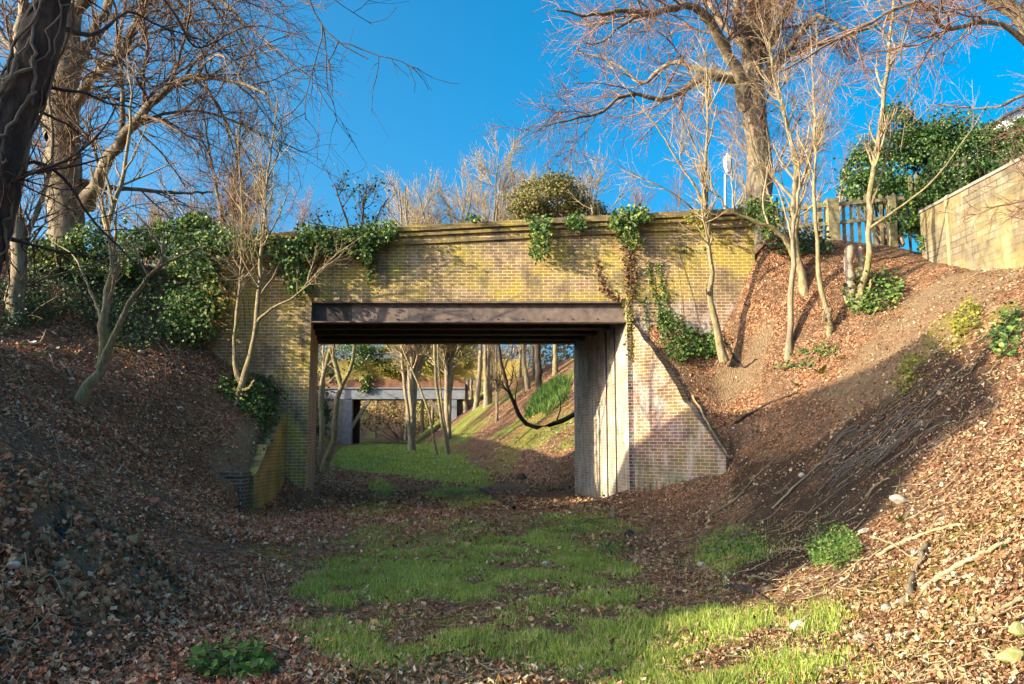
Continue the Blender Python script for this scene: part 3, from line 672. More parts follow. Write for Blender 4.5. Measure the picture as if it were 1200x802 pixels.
# ------------------------------------------------------------------ far steel bridge
YB = 76.
def Q(u, v, dy=0): return P(u, v, YB+dy)
FB = empty('steel_bridge', (*Q(466, 520)[:2], 1.1), 'distant grey steel bridge on braced legs seen through the brick bridge', 'bridge')
gx0, gx1 = Q(372, 460)[0], Q(545, 460)[0]; px0, px1 = Q(407, 500)[0], Q(530, 500)[0]
zt, zb = Q(466, 456)[2], Q(466, 468)[2]
MB().box(gx0, gx1, YB-.2, YB, zb, zt).build('girder', M['steel_blue'], FB, smooth=False)
MB().box(gx0, gx1, YB-.35, YB-.002, zt+.002, zt+.12).build('flange', M['steel_blue'], FB, smooth=False)
MB().box(gx0, gx1, YB-.15, YB+.1, zt+.122, Q(466, 445)[2]).build('fascia', M['rust'], FB, smooth=False)
MB().box(gx0-6, gx1+6, YB-.1, YB+.3, Q(466, 445)[2]+.002, Q(466, 421)[2]).build('parapet', M['brick_moss'], FB, smooth=False, uv=True)
MB().box(gx0, gx1, YB+.302, YB+5, zb+.1, zt+.6).build('deck', M['steel_dark'], FB, smooth=False)
for xx in (px0, px1):
    MB().box(xx-.42, xx+.42, YB-.12, YB+.5, .6, zb-.002).build('leg', M['steel_blue'], FB, smooth=False)
    MB().box(xx-.42, xx+.42, YB+3.6, YB+4.2, .6, zb+.098).build('leg', M['steel_dark'], FB, smooth=False)
MB().bar(Q(433, 468, .1), Q(409, 506, .1), .32, .4, (0, 1, 0)).build('brace', M['steel'], FB, smooth=False)
MB().bar(Q(503, 468, .1), Q(529, 503, .1), .32, .4, (0, 1, 0)).build('brace', M['steel'], FB, smooth=False)
MB().box(gx0-6, px0-.45, YB+.0, YB+4.9, -.5, zb-.003).build('abutment', M['conc'], FB, smooth=False, uv=True)
MB().box(px1+.5, gx1+7, YB+.6, YB+4.9, -.5, zb-.003).build('abutment', M['conc'], FB, smooth=False, uv=True)

#<trees.py>
# ------------------------------------------------------------------ trees
def Sg(base, *rest):
    b = G(*base); Y = b[1]
    return [b-np.array([0, 0, .4])]+[P(u, v, Y+d) for u, v, d in rest]
def Sy(Y, *pts): return [P(p[0], p[1], Y+(p[2] if len(p) > 2 else 0)) for p in pts]
def sap(n1=16, n2=70, n3=200, L=1.5, up=.1, tr=.3, rm=.0045):
    return [dict(n=n1, tr=(tr, 1), ang=(42, 12), L=L, K=9, rr=.6, wig=.1, up=up, rmin=rm*1.5, s=5),
            dict(n=n2, tr=(.15, 1), ang=(42, 14), L=L*.5, K=7, rr=.6, wig=.12, up=up*.6, rmin=rm, s=4),
            dict(n=n3, tr=(.1, 1), ang=(40, 14), L=L*.3, K=5, rr=.6, wig=.13, up=.04, rmin=rm*.75, s=3)]
# --- beside the camera: dark vine-wrapped trunk leaning in
st = [(Sy(7, (-75, 500), (-45, 380), (-18, 270), (0, 180), (28, 95), (60, 15), (85, -70), (105, -170)), .24, .15),
      (Sy(7, (85, -70), (180, -190, -.4), (300, -120, -.8), (358, -12, -.9), (372, 22, -.9), (396, 50, -.9), (432, 69, -.9)), .03, .004),
      (Sy(7, (396, 50, -.9), (391, 62, -.9), (384, 74, -.9)), .006, .003),
      (Sy(7, (0, 210), (40, 190, .3), (75, 210, .6), (110, 260, .8), (150, 300, .9), (190, 345, 1.)), .022, .005),
      (Sy(7, (55, 30), (110, 40, .6), (150, 15, .9), (185, 30, 1.2), (245, 50, 1.5)), .03, .006),
      (Sy(7, (70, -20), (150, -40, .3), (200, 10, .6), (228, 55, .8), (262, 45, 1)), .03, .006)]
T1, pl = tree('leaning_tree', 'dark leaning trunk wrapped in dead vines with branches hanging overhead', 'tree', st,
     [dict(n=34, tr=(.25, 1), ang=(48, 15), L=1.5, K=9, rr=.5, wig=.16, up=-.03, rmin=.006, rmax=.02, s=4),
      dict(n=150, tr=(.1, 1), ang=(45, 15), L=.7, K=7, rr=.6, wig=.16, up=0, rmin=.004, s=3),
      dict(n=380, tr=(.1, 1), ang=(45, 15), L=.35, K=5, rr=.6, wig=.16, up=0, rmin=.0025, s=3)], M['bark_dark'], M['twig_dark'], 11, sides=14)
vr = RS(4); tp = spline(st[0][0], 40); mv = MB()
for k in range(26):
    t0 = vr.uniform(0, .6); n = 30; t = np.linspace(t0, min(1, t0+vr.uniform(.25, .5)), n); ii = np.clip((t*39), 0, 38.99); a = tp[ii.astype(int)]*(1-(ii % 1))[:, None]+tp[ii.astype(int)+1]*(ii % 1)[:, None]
    ph = vr.uniform(0, 6.3)+t*vr.uniform(-9, 9)+np.cumsum(vr.normal(size=n))*.18; R_ = .235-.085*t+vr.uniform(0, .03)
    q = a+np.stack([np.cos(ph)*R_, np.sin(ph)*R_, np.cumsum(vr.normal(size=n))*.012], -1)
    V, f = tube_batch(q[None], np.full((1, n), vr.uniform(.006, .019)), 5); mv.add(V, f)
mv.build('vine', M['vine'], T1)
# --- big sunlit trunk on the bank
Yt = 21.5
st = [(Sy(Yt, (76, 330), (76, 280), (74, 200), (76, 110), (80, 40), (84, -50), (80, -150)), .54, .26),
      (Sy(Yt, (80, 105), (100, 60, .5), (118, 25, .8), (135, -10, 1), (150, -70, 1)), .2, .09),
      (Sy(Yt, (84, 130), (110, 90, -.6), (140, 65, -1), (165, 15, -1.2), (185, -40, -1.4)), .17, .06),
      (Sy(Yt, (100, 240), (122, 195, -.8), (150, 155, -1.3), (185, 110, -1.8), (225, 90, -2.2), (270, 95, -2.6), (312, 112, -3)), .2, .03),
      (Sy(Yt, (142, 168, -1), (144, 110, -1.1), (140, 50, -1.2), (150, -20, -1.3)), .08, .03),
      (Sy(Yt, (95, 215), (150, 222, 1), (210, 226, 1.5), (250, 226, 2)), .09, .03),
      (Sy(Yt, (62, 160), (40, 110, .5), (20, 70, .8), (-10, 20, 1)), .16, .06),
      (Sy(Yt, (66, 60), (50, 10, -.5), (30, -40, -1)), .18, .1),
      (Sy(Yt, (84, 10), (150, -30, -1), (220, -30, -2), (270, 10, -2.6), (320, 60, -3)), .14, .02)]
_t = tree('tall_tree', 'tall bare tree with a thick sunlit trunk on top of the ivied bank', 'tree', st,
     [dict(n=120, tr=(.15, 1), ang=(50, 16), L=4.2, K=12, rr=.45, wig=.12, up=.01, rmin=.014, rmax=.05, s=5, droop=.12),
      dict(n=950, tr=(.1, 1), ang=(42, 14), L=2.0, K=8, rr=.6, wig=.13, up=.0, rmin=.009, s=3, droop=.12),
      dict(n=4600, tr=(.1, 1), ang=(40, 14), L=.95, K=5, rr=.6, wig=.13, up=0, rmin=.0055, s=3, droop=.12)], M['bark_big'], M['twig'], 12, sides=18)
TT, pl = _t
r = RS(29); q, rr_ = grow(pl[0][0][:1], pl[0][1][:1], 200, r, (.05, .7), (55, 18), 2.2, 9, .02, .17, .1, .008, .014, fall=.1)
m = MB(); V, f = tube_batch(q, rr_, 4); m.add(V, f); q2, r2 = grow(q, rr_, 450, r, (.1, 1), (40, 14), .9, 6, .6, .16, .03, .006); V, f = tube_batch(q2, r2, 3); m.add(V, f); m.build('trunk_shoots', M['twig'], TT)
st = [(Sy(17.5, (16, 420), (19, 360), (22, 300), (16, 230), (30, 150), (22, 60), (30, -50)), .2, .1), (Sy(17.5, (22, 300), (50, 230, .3), (62, 170, .5), (55, 90, .6)), .07, .03)]
tree('thicket_tree', 'slim bare tree tangled with thin stems beside the thick sunlit trunk', 'tree', st,
     [dict(n=60, tr=(.05, 1), ang=(40, 18), L=2.2, K=10, rr=.45, wig=.2, up=.02, rmin=.008, rmax=.025, s=4),
      dict(n=260, tr=(.1, 1), ang=(45, 15), L=1.1, K=7, rr=.6, wig=.2, up=0, rmin=.006, s=3),
      dict(n=500, tr=(.1, 1), ang=(45, 15), L=.5, K=5, rr=.6, wig=.18, up=0, rmin=.0045, s=3)], M['bark_big'], M['twig'], 13)
# --- forked sapling on the shaded bank
st = [(Sg((86, 464), (108, 446, .05), (120, 430, .1), (121, 400, .1), (122, 370, .1), (130, 325, .1), (137, 292, .1), (126, 272, .1), (133, 244, .1), (145, 205, .1), (152, 165, .1), (156, 110, .1)), .115, .02)]
f = st[0][0][0][1]
st += [(Sy(f, (119, 432, .1), (128, 408, 0), (145, 368, -.1), (166, 336, -.2), (188, 313, -.4), (212, 300, -.6), (246, 287, -.9)), .075, .015),
       (Sy(f, (186, 315, -.4), (191, 292, -.4), (176, 270, -.4), (160, 252, -.4), (140, 236, -.4), (110, 215, -.3)), .028, .008),
       (Sy(f, (119, 374, .1), (108, 345, .3), (97, 322, .5), (86, 300, .7), (60, 282, .9)), .035, .01),
       (Sy(f, (133, 244, .1), (124, 205, .1), (118, 180, .1), (105, 150, .1)), .03, .008)]
tree('forked_sapling', 'forked greenish sapling curving up from the leaf covered bank in shade', 'tree', st, sap(18, 90, 280, 1.3), M['bark_pale'], M['twig_pale'], 14, sides=10)
# --- twin sapling against the shaded abutment
st = [(Sg((274, 470), (284, 452, .02), (291, 425, .05), (300, 380, .08), (304, 330, .1), (308, 285, .1), (310, 235, .1), (316, 185, .1), (326, 118, .1)), .085, .012)]
f = st[0][0][0][1]
st += [(Sy(f, (285, 452, .02), (276, 432, .1), (275, 400, .15), (279, 350, .2), (283, 300, .25), (284, 250, .3), (278, 150, .3)), .055, .01),
       (Sy(f, (301, 378, .08), (318, 362, 0), (345, 348, -.1), (370, 322, -.2), (395, 298, -.3), (432, 272, -.4)), .035, .006),
       (Sy(f, (282, 458, 0), (292, 455, -.1), (298, 446, -.12)), .045, .03)]
tree('twin_stemmed_sapling', 'twin stemmed pale sapling growing against the brick abutment', 'tree', st, sap(46, 300, 1100, 1.7, .06, .35), M['bark_pale'], M['twig_pale'], 15, sides=10)
st = [(Sy(21, (268, 330), (262, 270), (252, 210), (240, 150), (236, 110)), .07, .02), (Sy(21, (270, 330), (272, 260), (276, 200), (282, 130)), .08, .02), (Sy(21, (272, 330), (290, 270), (312, 215), (335, 160)), .06, .015), (Sy(21, (266, 330), (240, 290), (215, 250), (190, 215)), .05, .012)]
tree('twiggy_tree', 'low bushy bare tree of fine reddish twigs behind the twin stemmed sapling', 'tree', st, sap(50, 330, 1500, 1.9, .06, .2, .0065), M['bark_grey'], M['twig_red'], 16)
# --- far side of the road, dark shrub
st = [(Sy(28, (415, 300), (408, 265), (398, 235), (392, 215)), .06, .02), (Sy(28, (420, 300), (424, 262), (428, 230), (430, 216)), .06, .02), (Sy(28, (424, 300), (436, 270), (446, 245), (456, 232)), .05, .02), (Sy(28, (405, 300), (385, 275), (370, 250)), .05, .02)]
t, pl = tree('seedy_shrub', 'dark shrub with clustered seed heads behind the ivied parapet', 'shrub', st, sap(26, 120, 360, 1.5, .1, .2, .008), M['bark_dark'], M['twig_dark'], 17)
r = RS(8); q, rr_ = pl[3]; e = q[:, -1]; k = r.choice(len(e), 260); V, f = scatter(LEAF, e[k]+r.normal(size=(260, 3))*.04, r.normal(size=(260, 3)), .11, r, .5); mk('seed_heads', V, f, M['ivy_dark'], t, smooth=False)['kind'] = 'stuff'
# --- the great tree behind the parapet
Yr = 30.
st = [(Sy(Yr, (892, 300), (891, 250), (889, 190), (884, 130), (880, 80), (884, 20), (886, -60), (884, -140)), .56, .26),
      (Sy(Yr, (876, 125), (864, 87, -.6), (852, 62, -1), (838, 36, -1.5), (818, 10, -2), (799, 6, -2.4), (763, 15, -3), (721, 13, -3.5), (690, 18, -4), (652, 12, -4.5)), .28, .03),
      (Sy(Yr, (872, 100), (850, 92, -.5), (825, 92, -1), (800, 106, -1.6), (775, 119, -2), (748, 111, -2.4), (725, 116, -2.8), (700, 135, -3.2), (668, 141, -3.6), (640, 147, -4)), .17, .02),
      (Sy(Yr, (866, 92), (840, 83, .5), (815, 80, .8), (792, 73, 1.2), (768, 85, 1.6), (752, 98, 2), (730, 80, 2.3), (702, 66, 2.6), (672, 62, 3)), .15, .02),
      (Sy(Yr, (763, 15, -3), (742, 22, -3.4), (720, 37, -3.6), (705, 50, -3.8), (684, 52, -4)), .09, .015),
      (Sy(Yr, (763, 15, -3), (740, 18, -2.6), (700, 30, -2.4), (676, 28, -2.2)), .06, .015),
      (Sy(Yr, (898, 95), (915, 68, -.6), (940, 38, -1.2), (958, 20, -1.8), (985, 33, -2.2), (1005, 45, -2.5)), .2, .04),
      (Sy(Yr, (900, 75), (950, 55, .6), (1000, 40, 1), (1050, 18, 1.4), (1090, -5, 1.8)), .12, .03),
      (Sy(Yr, (884, 70), (900, 20, .4), (912, -40, .6), (916, -120, .8)), .24, .12),
      (Sy(Yr, (878, 75), (866, 25, -.5), (858, -30, -.8), (850, -100, -1)), .22, .1),
      (Sy(Yr, (892, 70), (918, 20, -.6), (938, -30, -1), (950, -90, -1.4)), .2, .09),
      (Sy(Yr, (880, 60), (840, 20, .6), (820, -30, 1), (800, -90, 1.4)), .16, .06)]
T, pl = tree('great_tree', 'huge bare tree with twiggy trunk and spreading limbs behind the parapet', 'tree', st,
     [dict(n=150, tr=(.15, 1), ang=(52, 16), L=3.8, K=12, rr=.4, wig=.12, up=.015, rmin=.016, rmax=.05, s=5, lw=1.2),
      dict(n=1300, tr=(.1, 1), ang=(44, 14), L=2.0, K=8, rr=.6, wig=.13, up=.01, rmin=.012, s=3),
      dict(n=6500, tr=(.1, 1), ang=(42, 14), L=1.0, K=5, rr=.6, wig=.14, up=0, rmin=.009, s=3)], M['bark_big'], M['twig_red'], 18, sides=20)
# shoots sprouting from its trunk
r = RS(19); tp, tr_ = pl[0]
q, rr_ = grow(tp[:1], tr_[:1], 260, r, (.22, .75), (55, 18), 2.4, 9, .02, .16, .16, .009, .016, fall=.1)
m = MB(); V, f = tube_batch(q, rr_, 4); m.add(V, f)
q2, r2 = grow(q, rr_, 600, r, (.1, 1), (40, 14), .9, 6, .6, .16, .05, .006); V, f = tube_batch(q2, r2, 3); m.add(V, f); m.build('trunk_shoots', M['twig_red'], T)
# --- trees off the bank edge near the pale wall
st = [(Sy(14, (1262, 420), (1250, 250), (1235, 120), (1198, 22), (1150, -12), (1090, -60)), .26, .12),
      (Sy(14, (1215, 62), (1180, 32, -.3), (1150, 25, -.5), (1128, 30, -.7), (1108, 36, -.8), (1098, 18, -.9), (1080, 2, -1), (1050, 12, -1.2), (1010, 32, -1.5), (960, 58, -1.8), (915, 85, -2)), .06, .012),
      (Sy(14, (1240, 140), (1205, 112, .3), (1172, 125, .5), (1135, 127, .8), (1100, 122, 1)), .045, .012),
      (Sy(14, (1075, 2, -1), (1060, 40, -.9), (1056, 75, -.8), (1068, 95, -.8), (1075, 108, -.7)), .02, .006)]
tree('overhanging_tree', 'bare tree leaning over the pale garden wall with crooked drooping branches', 'tree', st,
     [dict(n=70, tr=(.2, 1), ang=(50, 16), L=2.0, K=9, rr=.5, wig=.17, up=0, rmin=.008, rmax=.022, s=4),
      dict(n=520, tr=(.1, 1), ang=(45, 14), L=1.1, K=7, rr=.6, wig=.16, up=0, rmin=.006, s=3, droop=.1),
      dict(n=1900, tr=(.1, 1), ang=(42, 14), L=.55, K=5, rr=.6, wig=.15, up=0, rmin=.0045, s=3)], M['bark_big'], M['twig_red'], 20)
# --- saplings on the sunny bank
st = [(Sy(18.75, (849, 424), (843, 398), (836, 368, .05), (830, 346, .05), (836, 325, .05), (831, 290, .05), (828, 250, 0), (826, 215, -.05), (829, 150, -.1), (827, 60, -.1)), .09, .018)]
f = st[0][0][0][1]
st += [(Sy(f, (827, 245, .2), (812, 215, .1), (795, 190, 0), (772, 152, -.1), (748, 122, -.2), (728, 95, -.3)), .04, .007),
       (Sy(f, (827, 262, .2), (806, 240, -.2), (780, 222, -.4), (745, 205, -.6), (700, 180, -.8)), .028, .005), (Sy(f, (834, 335, .1), (828, 345, -.05), (828, 332, -.08)), .035, .02)]
tree('kinked_sapling', 'pale sapling with a kinked stem standing against the sunlit brickwork', 'tree', st, sap(30, 170, 560, 1.7, .08), M['bark_pale'], M['twig_pale'], 21, sides=10)
st = [(Sg((944, 338), (938, 318, .05), (932, 290, .1), (930, 250, .2), (931, 200, .3), (922, 140, .4), (908, 100, .5), (900, 40, .6)), .11, .02)]
f = st[0][0][0][1]
st += [(Sy(f, (934, 305, .1), (922, 284, 0), (905, 268, -.1), (880, 258, -.2), (855, 246, -.3), (838, 225, -.4), (822, 190, -.5)), .075, .01),
       (Sy(f, (928, 290, .1), (912, 255, .2), (900, 225, .3), (885, 180, .4), (870, 120, .5)), .04, .008),
       (Sy(f, (932, 270, .1), (942, 220, 0), (952, 180, -.1), (975, 120, -.2)), .035, .008)]
tree('spreading_sapling', 'several stemmed sapling leaning out over the parapet end', 'tree', st, sap(40, 230, 760, 1.8, .1), M['bark_pale'], M['twig_pale'], 22, sides=10)
st = [(Sg((923, 415), (925, 390, .03), (927, 350, .06), (930, 310, .1), (928, 272, .1), (936, 230, .1), (950, 180, .1), (968, 130, .1), (985, 85, .1)), .085, .012)]
f = st[0][0][0][1]; st += [(Sy(f, (928, 280, .1), (918, 240, .2), (905, 200, .3), (898, 150, .3)), .03, .006)]
tree('straight_sapling', 'straight brown stemmed sapling rooted lowest on the sunny bank', 'tree', st, sap(22, 120, 380, 1.5, .1, .45), M['bark_grey'], M['twig_pale'], 23, sides=10)
st = [(Sg((971, 394), (972, 370, .02), (964, 350, .05), (959, 320, .08), (958, 280, .1), (954, 240, .1), (956, 170, .1), (953, 100, .1), (950, 30, .1)), .07, .01)]
f = st[0][0][0][1]; st += [(Sy(f, (972, 385, .02), (971, 372, .0), (972, 362, .0)), .085, .06), (Sy(f, (971, 378, 0), (965, 374, -.05), (965, 366, -.05)), .03, .02)]
tree('slender_sapling', 'slender pale sapling sprouting from a cut stool on the sunny bank', 'tree', st, sap(18, 90, 300, 1.3, .1, .4), M['bark_pale'], M['twig_pale'], 24, sides=10)
st = [(Sg((1002, 362), (1008, 344, .02), (1015, 318, .05), (1018, 285, .08), (1020, 245, .1), (1024, 200, .1), (1034, 130, .1), (1041, 70, .1), (1047, -10, .1), (1050, -60, .1)), .09, .025)]
f = st[0][0][0][1]
st += [(Sy(f, (1019, 268, .08), (1042, 252, 0), (1070, 232, -.1), (1098, 207, -.2), (1122, 175, -.3), (1140, 150, -.4), (1158, 120, -.5)), .035, .008),
       (Sy(f, (1021, 240, .1), (1036, 195, .15), (1050, 145, .2), (1072, 112, .25), (1078, 80, .3)), .035, .008),
       (Sy(f, (1004, 360, 0), (1014, 350, -.03), (1019, 340, -.05), (1021, 328, -.06)), .04, .025)]
tree('curved_sapling', 'pale sapling curving up beside two cut stumps below the picket fence', 'tree', st, sap(26, 140, 460, 1.5, .1, .4), M['bark_pale'], M['twig_pale'], 25, sides=10)
for (b, tp_, w0, lab) in (((997, 352), (995, 289), .12, 'taller pale cut stump with peeling bark on the sunny bank'), ((1012, 340), (1008, 290), .085, 'thinner pale cut stump beside the curved sapling')):
    p = G(*b); o, _ = tree('tree_stump', lab, 'stump', [([p-np.array([0, 0, .1]), P((b[0]+tp_[0])/2, (b[1]+tp_[1])/2, p[1]+.03), P(*tp_, p[1]+.05)], w0, w0*.85)], [], M['cut'], None, int(b[0]), cap=True)
# --- tree tops beyond the road
r = RS(31)
def far_tree(u, vt, Y, label, seed, spread=38, mt='bark_grey', mc='twig_pale', n=(28, 210, 1100), rm=.012, zb=None, name='distant_tree', group=None, k=4):
    rr_ = RS(seed); top = P(u, vt, Y); x = top[0]; z0 = (float(H(np.array([x]), np.array([Y]))[0]) if zb is None else zb)-.3
    st = []
    hgt = top[2]-z0
    for j in range(k):
        a = rr_.uniform(-1, 1); b_ = rr_.uniform(-1, 1); w_ = spread/F*Y
        st.append(([np.array([x, Y, z0]), np.array([x+a*w_*.12, Y+b_*w_*.12, z0+hgt*.35]), np.array([x+a*w_*.6, Y+b_*w_*.5, z0+hgt*.7]), np.array([x+a*w_, Y+b_*w_, z0+hgt*rr_.uniform(.86, .98)*(1-.3*a*a)])], hgt*.012*rr_.uniform(.6, 1.1), hgt*.0022))
    L = hgt*.22
    return tree(name, label, 'tree', st, [dict(n=n[0], tr=(.3, 1), ang=(38, 12), L=L, K=8, rr=.6, wig=.08, up=.1, rmin=rm*1.6, s=4), dict(n=n[1], tr=(.1, 1), ang=(34, 10), L=L*.55, K=6, rr=.6, wig=.09, up=.07, rmin=rm*1.1, s=3), dict(n=n[2], tr=(.1, 1), ang=(34, 10), L=L*.32, K=5, rr=.6, wig=.09, up=.05, rmin=rm*.8, s=3)], M[mt], M[mc], seed, group=group, sides=7)
for k, (u, vt, Y, lab) in enumerate(((487, 208, 58, 'lowest pale bare treetop beside the dark seedy shrub'), (528, 190, 62, 'pale bare treetop rising behind the middle of the parapet'), (572, 180, 66, 'pale bare treetop just beside the ivy covered dome'), (628, 172, 70, 'tallest pale bare treetop standing behind the ivy covered dome'), (680, 188, 66, 'pale bare treetop between the ivy covered dome and the great tree'))):
    far_tree(u, vt+12, Y, lab, 40+k, 66, n=(90, 800, 4200), rm=.019, group='pale treetops behind the parapet', k=8)
# left distant haze of twigs
for k, (u, vt, Y, lab) in enumerate(((170, 215, 38, 'distant reddish bare tree behind the forked sapling'), (225, 205, 42, 'distant reddish bare tree behind the low bushy tree'), (330, 222, 36, 'distant bare tree with fine reddish twigs above the ivied parapet'))):
    far_tree(u, vt, Y, lab, 50+k, 46, 'bark_grey', 'twig_red', (26, 200, 900), .009)
for k, (u, vt, Y, lab) in enumerate(((790, 200, 44, 'distant bare tree with dark twigs left of the street lamp'.replace('left of', 'near')), (960, 120, 46, 'distant bare tree seen past the great tree trunk'), (745, 215, 40, 'low distant bare tree with dark twigs over the parapet'))):
    far_tree(u, vt, Y, lab, 55+k, 50, 'bark_grey', 'twig_red', (26, 200, 900), .009)
# --- leafy shapes
def blob(rng, n, c, rad, hollow=.35, cut=.42, fs=1.1):
    d = rng.normal(size=(n*2, 3)); d /= np.linalg.norm(d, axis=1, keepdims=True); rr_ = rng.uniform(hollow, 1, n*2)**.6
    rr_ *= .72+.5*fbm(d[:, 0]*2.2+c[0], d[:, 2]*2.2+d[:, 1]*1.7+c[1], 5)
    p = np.array(c)+d*rr_[:, None]*np.array(rad)
    k = fbm(p[:, 0]*fs+p[:, 1]*.7*fs, p[:, 2]*fs-p[:, 1]*.5*fs, 15, 3) > cut
    return p[k][:n], d[k][:n]
def shrub(name, label, cat, blobs, mat, n, size, seed, base, tilt=.9, twm='twig', stems=6, group=None, cut=.42):
    r = RS(seed); o = empty(name, base, label, cat, group); PP = []; NN = []
    vol = np.array([b[3]*b[4] for b in blobs]); vol = vol/vol.sum()
    m = MB()
    for b, w_ in zip(blobs, vol):
        c = P(b[0], b[1], b[2]); s = b[2]/F; p, d = blob(r, int(n*w_), c, (b[3]*s, (b[5] if len(b) > 5 else b[3]*s*.8), b[4]*s), cut=cut)
        PP.append(p); NN.append(d)
        for j in range(stems):
            e = p[r.randint(len(p))]; mid = (np.array(base)+e)/2+r.normal(size=3)*.15
            q = spline([np.array(base)+r.normal(size=3)*np.array([.2, .2, 0]), mid, e], 8); V, f = tube_batch(q[None], np.linspace(.05, .012, 8)[None], 5); m.add(V, f)
    p = np.concatenate(PP); d = np.concatenate(NN)
    ns = max(20, len(p)//90); ii = r.choice(len(p), ns); sl_ = size*r.uniform(2.5, 7, ns); dd = d[ii]+r.normal(size=(ns, 3))*.35+np.array([0, 0, .3]); dd /= np.linalg.norm(dd, axis=1, keepdims=True)
    ts = np.linspace(0, 1, 5); bend = r.normal(size=(ns, 3))*.18
    q = p[ii][:, None]+(dd[:, None]*ts[None, :, None]+bend[:, None]*(ts**2)[None, :, None])*sl_[:, None, None]
    V, f = tube_batch(q, np.repeat(np.linspace(.06, .03, 5)[None], ns, 0)*size, 4); m.add(V, f)
    kk = 9; ti = r.uniform(.15, 1, (ns, kk)); lp_ = p[ii][:, None]+(dd[:, None]*ti[..., None]+bend[:, None]*(ti**2)[..., None])*sl_[:, None, None]
    p = np.r_[p, (lp_+r.normal(size=lp_.shape)*size*.25).reshape(-1, 3)]; d = np.r_[d, r.normal(size=(ns*kk, 3))]
    m.build('stems', M[twm], o)['kind'] = 'stuff'; d = d+np.array([0, -.2, .35])
    V, f = scatter(LEAF, p, d, r.uniform(.4, 1.3, len(p))*size*.9, r, tilt); mk('foliage', V, f, M[mat], o, smooth=False)
    return o
shrub('ivied_tree', 'rounded dome of a tree smothered in olive ivy above the parapet', 'tree', [(645, 234, 42, 48, 28), (652, 215, 42, 22, 14), (618, 246, 42, 26, 18), (685, 248, 42, 28, 14)], 'olive', 14000, .13, 60, P(645, 330, 42), .9, 'bark_grey', cut=.36)
shrub('evergreen_shrub', 'airy green evergreen at the fence corner nearest the bare saplings', 'shrub', [(1020, 222, 22.5, 36, 28), (1042, 188, 23, 42, 38), (1052, 148, 23, 24, 28), (1010, 200, 23, 26, 24), (1060, 215, 22.5, 38, 34)], 'holly', 13000, .09, 61, P(1040, 290, 23), .9)
shrub('evergreen_shrub', 'dark dense evergreen towering behind the second picket fence', 'shrub', [(1085, 185, 22.8, 42, 46), (1115, 168, 23, 42, 42), (1110, 212, 21.3, 36, 26), (1135, 195, 22.5, 42, 40), (1085, 232, 21, 24, 20)], 'holly', 17000, .09, 62, P(1100, 300, 25), .9)
shrub('evergreen_shrub', 'dark evergreen rising over the pale garden wall beside the white house', 'shrub', [(1160, 178, 22, 40, 40), (1190, 172, 22, 40, 34), (1225, 160, 21, 40, 44), (1165, 208, 20, 42, 24), (1205, 190, 19, 36, 20), (1140, 225, 20.5, 22, 18)], 'holly', 15000, .085, 63, P(1180, 330, 22), .9)
# ------------------------------------------------------------------ through the arch
BT = 'trees seen through the bridge opening'
def away(name, label, stems, seed, mt='bark_pale', mc='twig_pale', n=(12, 50, 130), L=1.6, group=BT):
    return tree(name, label, 'tree', stems, [dict(n=n[0], tr=(.45, 1), ang=(45, 14), L=L, K=8, rr=.5, wig=.12, up=.06, rmin=.012, rmax=.03, s=4), dict(n=n[1], tr=(.1, 1), ang=(42, 14), L=L*.5, K=6, rr=.6, wig=.12, up=.03, rmin=.009, s=3), dict(n=n[2], tr=(.1, 1), ang=(42, 14), L=L*.3, K=5, rr=.6, wig=.12, up=0, rmin=.007, s=3)], M[mt], M[mc], seed, group=group, sides=8)
def ex(stem, k=3.0):
    """carry a stem on upwards past what the opening shows"""
    d = stem[-1]-stem[-2]; d = d/np.linalg.norm(d); return stem+[stem[-1]+(d*.6+np.array([0, 0, .5]))*k*.5, stem[-1]+(d*.4+np.array([0, 0, .7]))*k]
s1 = Sg((373, 546), (378, 524, 0), (376, 465, .2), (383, 426, .3), (389, 402, .3)); s2 = Sg((376, 553), (391, 516, 0), (396, 465, 0), (400, 450, 0), (389, 420, 0), (391, 400, 0)); f = s2[1][1]
s3 = Sy(f, (400, 452), (408, 436), (413, 424), (416, 400))
away('leaning_trunk_tree', 'pale tree with three bent trunks just beyond the shaded jamb', [(ex(s1), .14, .06), (ex(s2), .17, .05), (ex(s3), .09, .04)], 70, n=(14, 60, 150))
away('arch_tree', 'thin ivy footed tree in front of the distant steel bridge', [(ex(Sg((483, 529), (478, 483, 0), (472, 434, 0), (470, 400, 0))), .16, .07)], 71, 'bark_grey')
away('arch_tree', 'thin tree slanting across the distant steel bridge girder', [(ex(Sg((513, 534), (504, 490, 0), (491, 452, 0), (472, 408, 0))), .1, .04)], 72)
away('arch_tree', 'pale straight trunk crossing the far end of the distant girder', [(ex(Sg((526, 533), (517, 488, 0), (511, 446, 0), (509, 402, 0))), .14, .07), (ex(Sg((528, 530), (519, 480, 0), (515, 438, 0), (513, 405, 0))), .08, .04)], 73)
away('arch_tree', 'thick pale trunk standing right beside the far bridge end on the slope'.replace('right ', ''), [(ex(Sg((547, 482), (541, 446, 0), (538, 405, 0))), .3, .16)], 74, 'bark_grey')
away('arch_tree', 'forked trunk with a low side stem on the far slope', [(ex(Sg((556, 480), (561, 452, 0), (563, 405, 0))), .26, .14), (Sg((551, 478), (546, 462, 0), (544, 450, 0)), .1, .06)], 75, 'bark_grey')
away('arch_tree', 'brown leaning trunk above the grassy slope beyond the bridge', [(ex(Sg((620, 456), (614, 426, 0), (614, 402, 0))), .2, .13)], 76, 'bark_grey')
away('arch_tree', 'dark ivy covered trunk on the slope beyond the bridge', [(ex(Sg((632, 458), (631, 428, 0), (630, 402, 0))), .24, .18)], 77, 'bark_dark')
away('arch_tree', 'pale trunk highest on the slope beyond the bridge', [(ex(Sg((651, 438), (651, 420, 0), (650, 402, 0))), .2, .14)], 78)
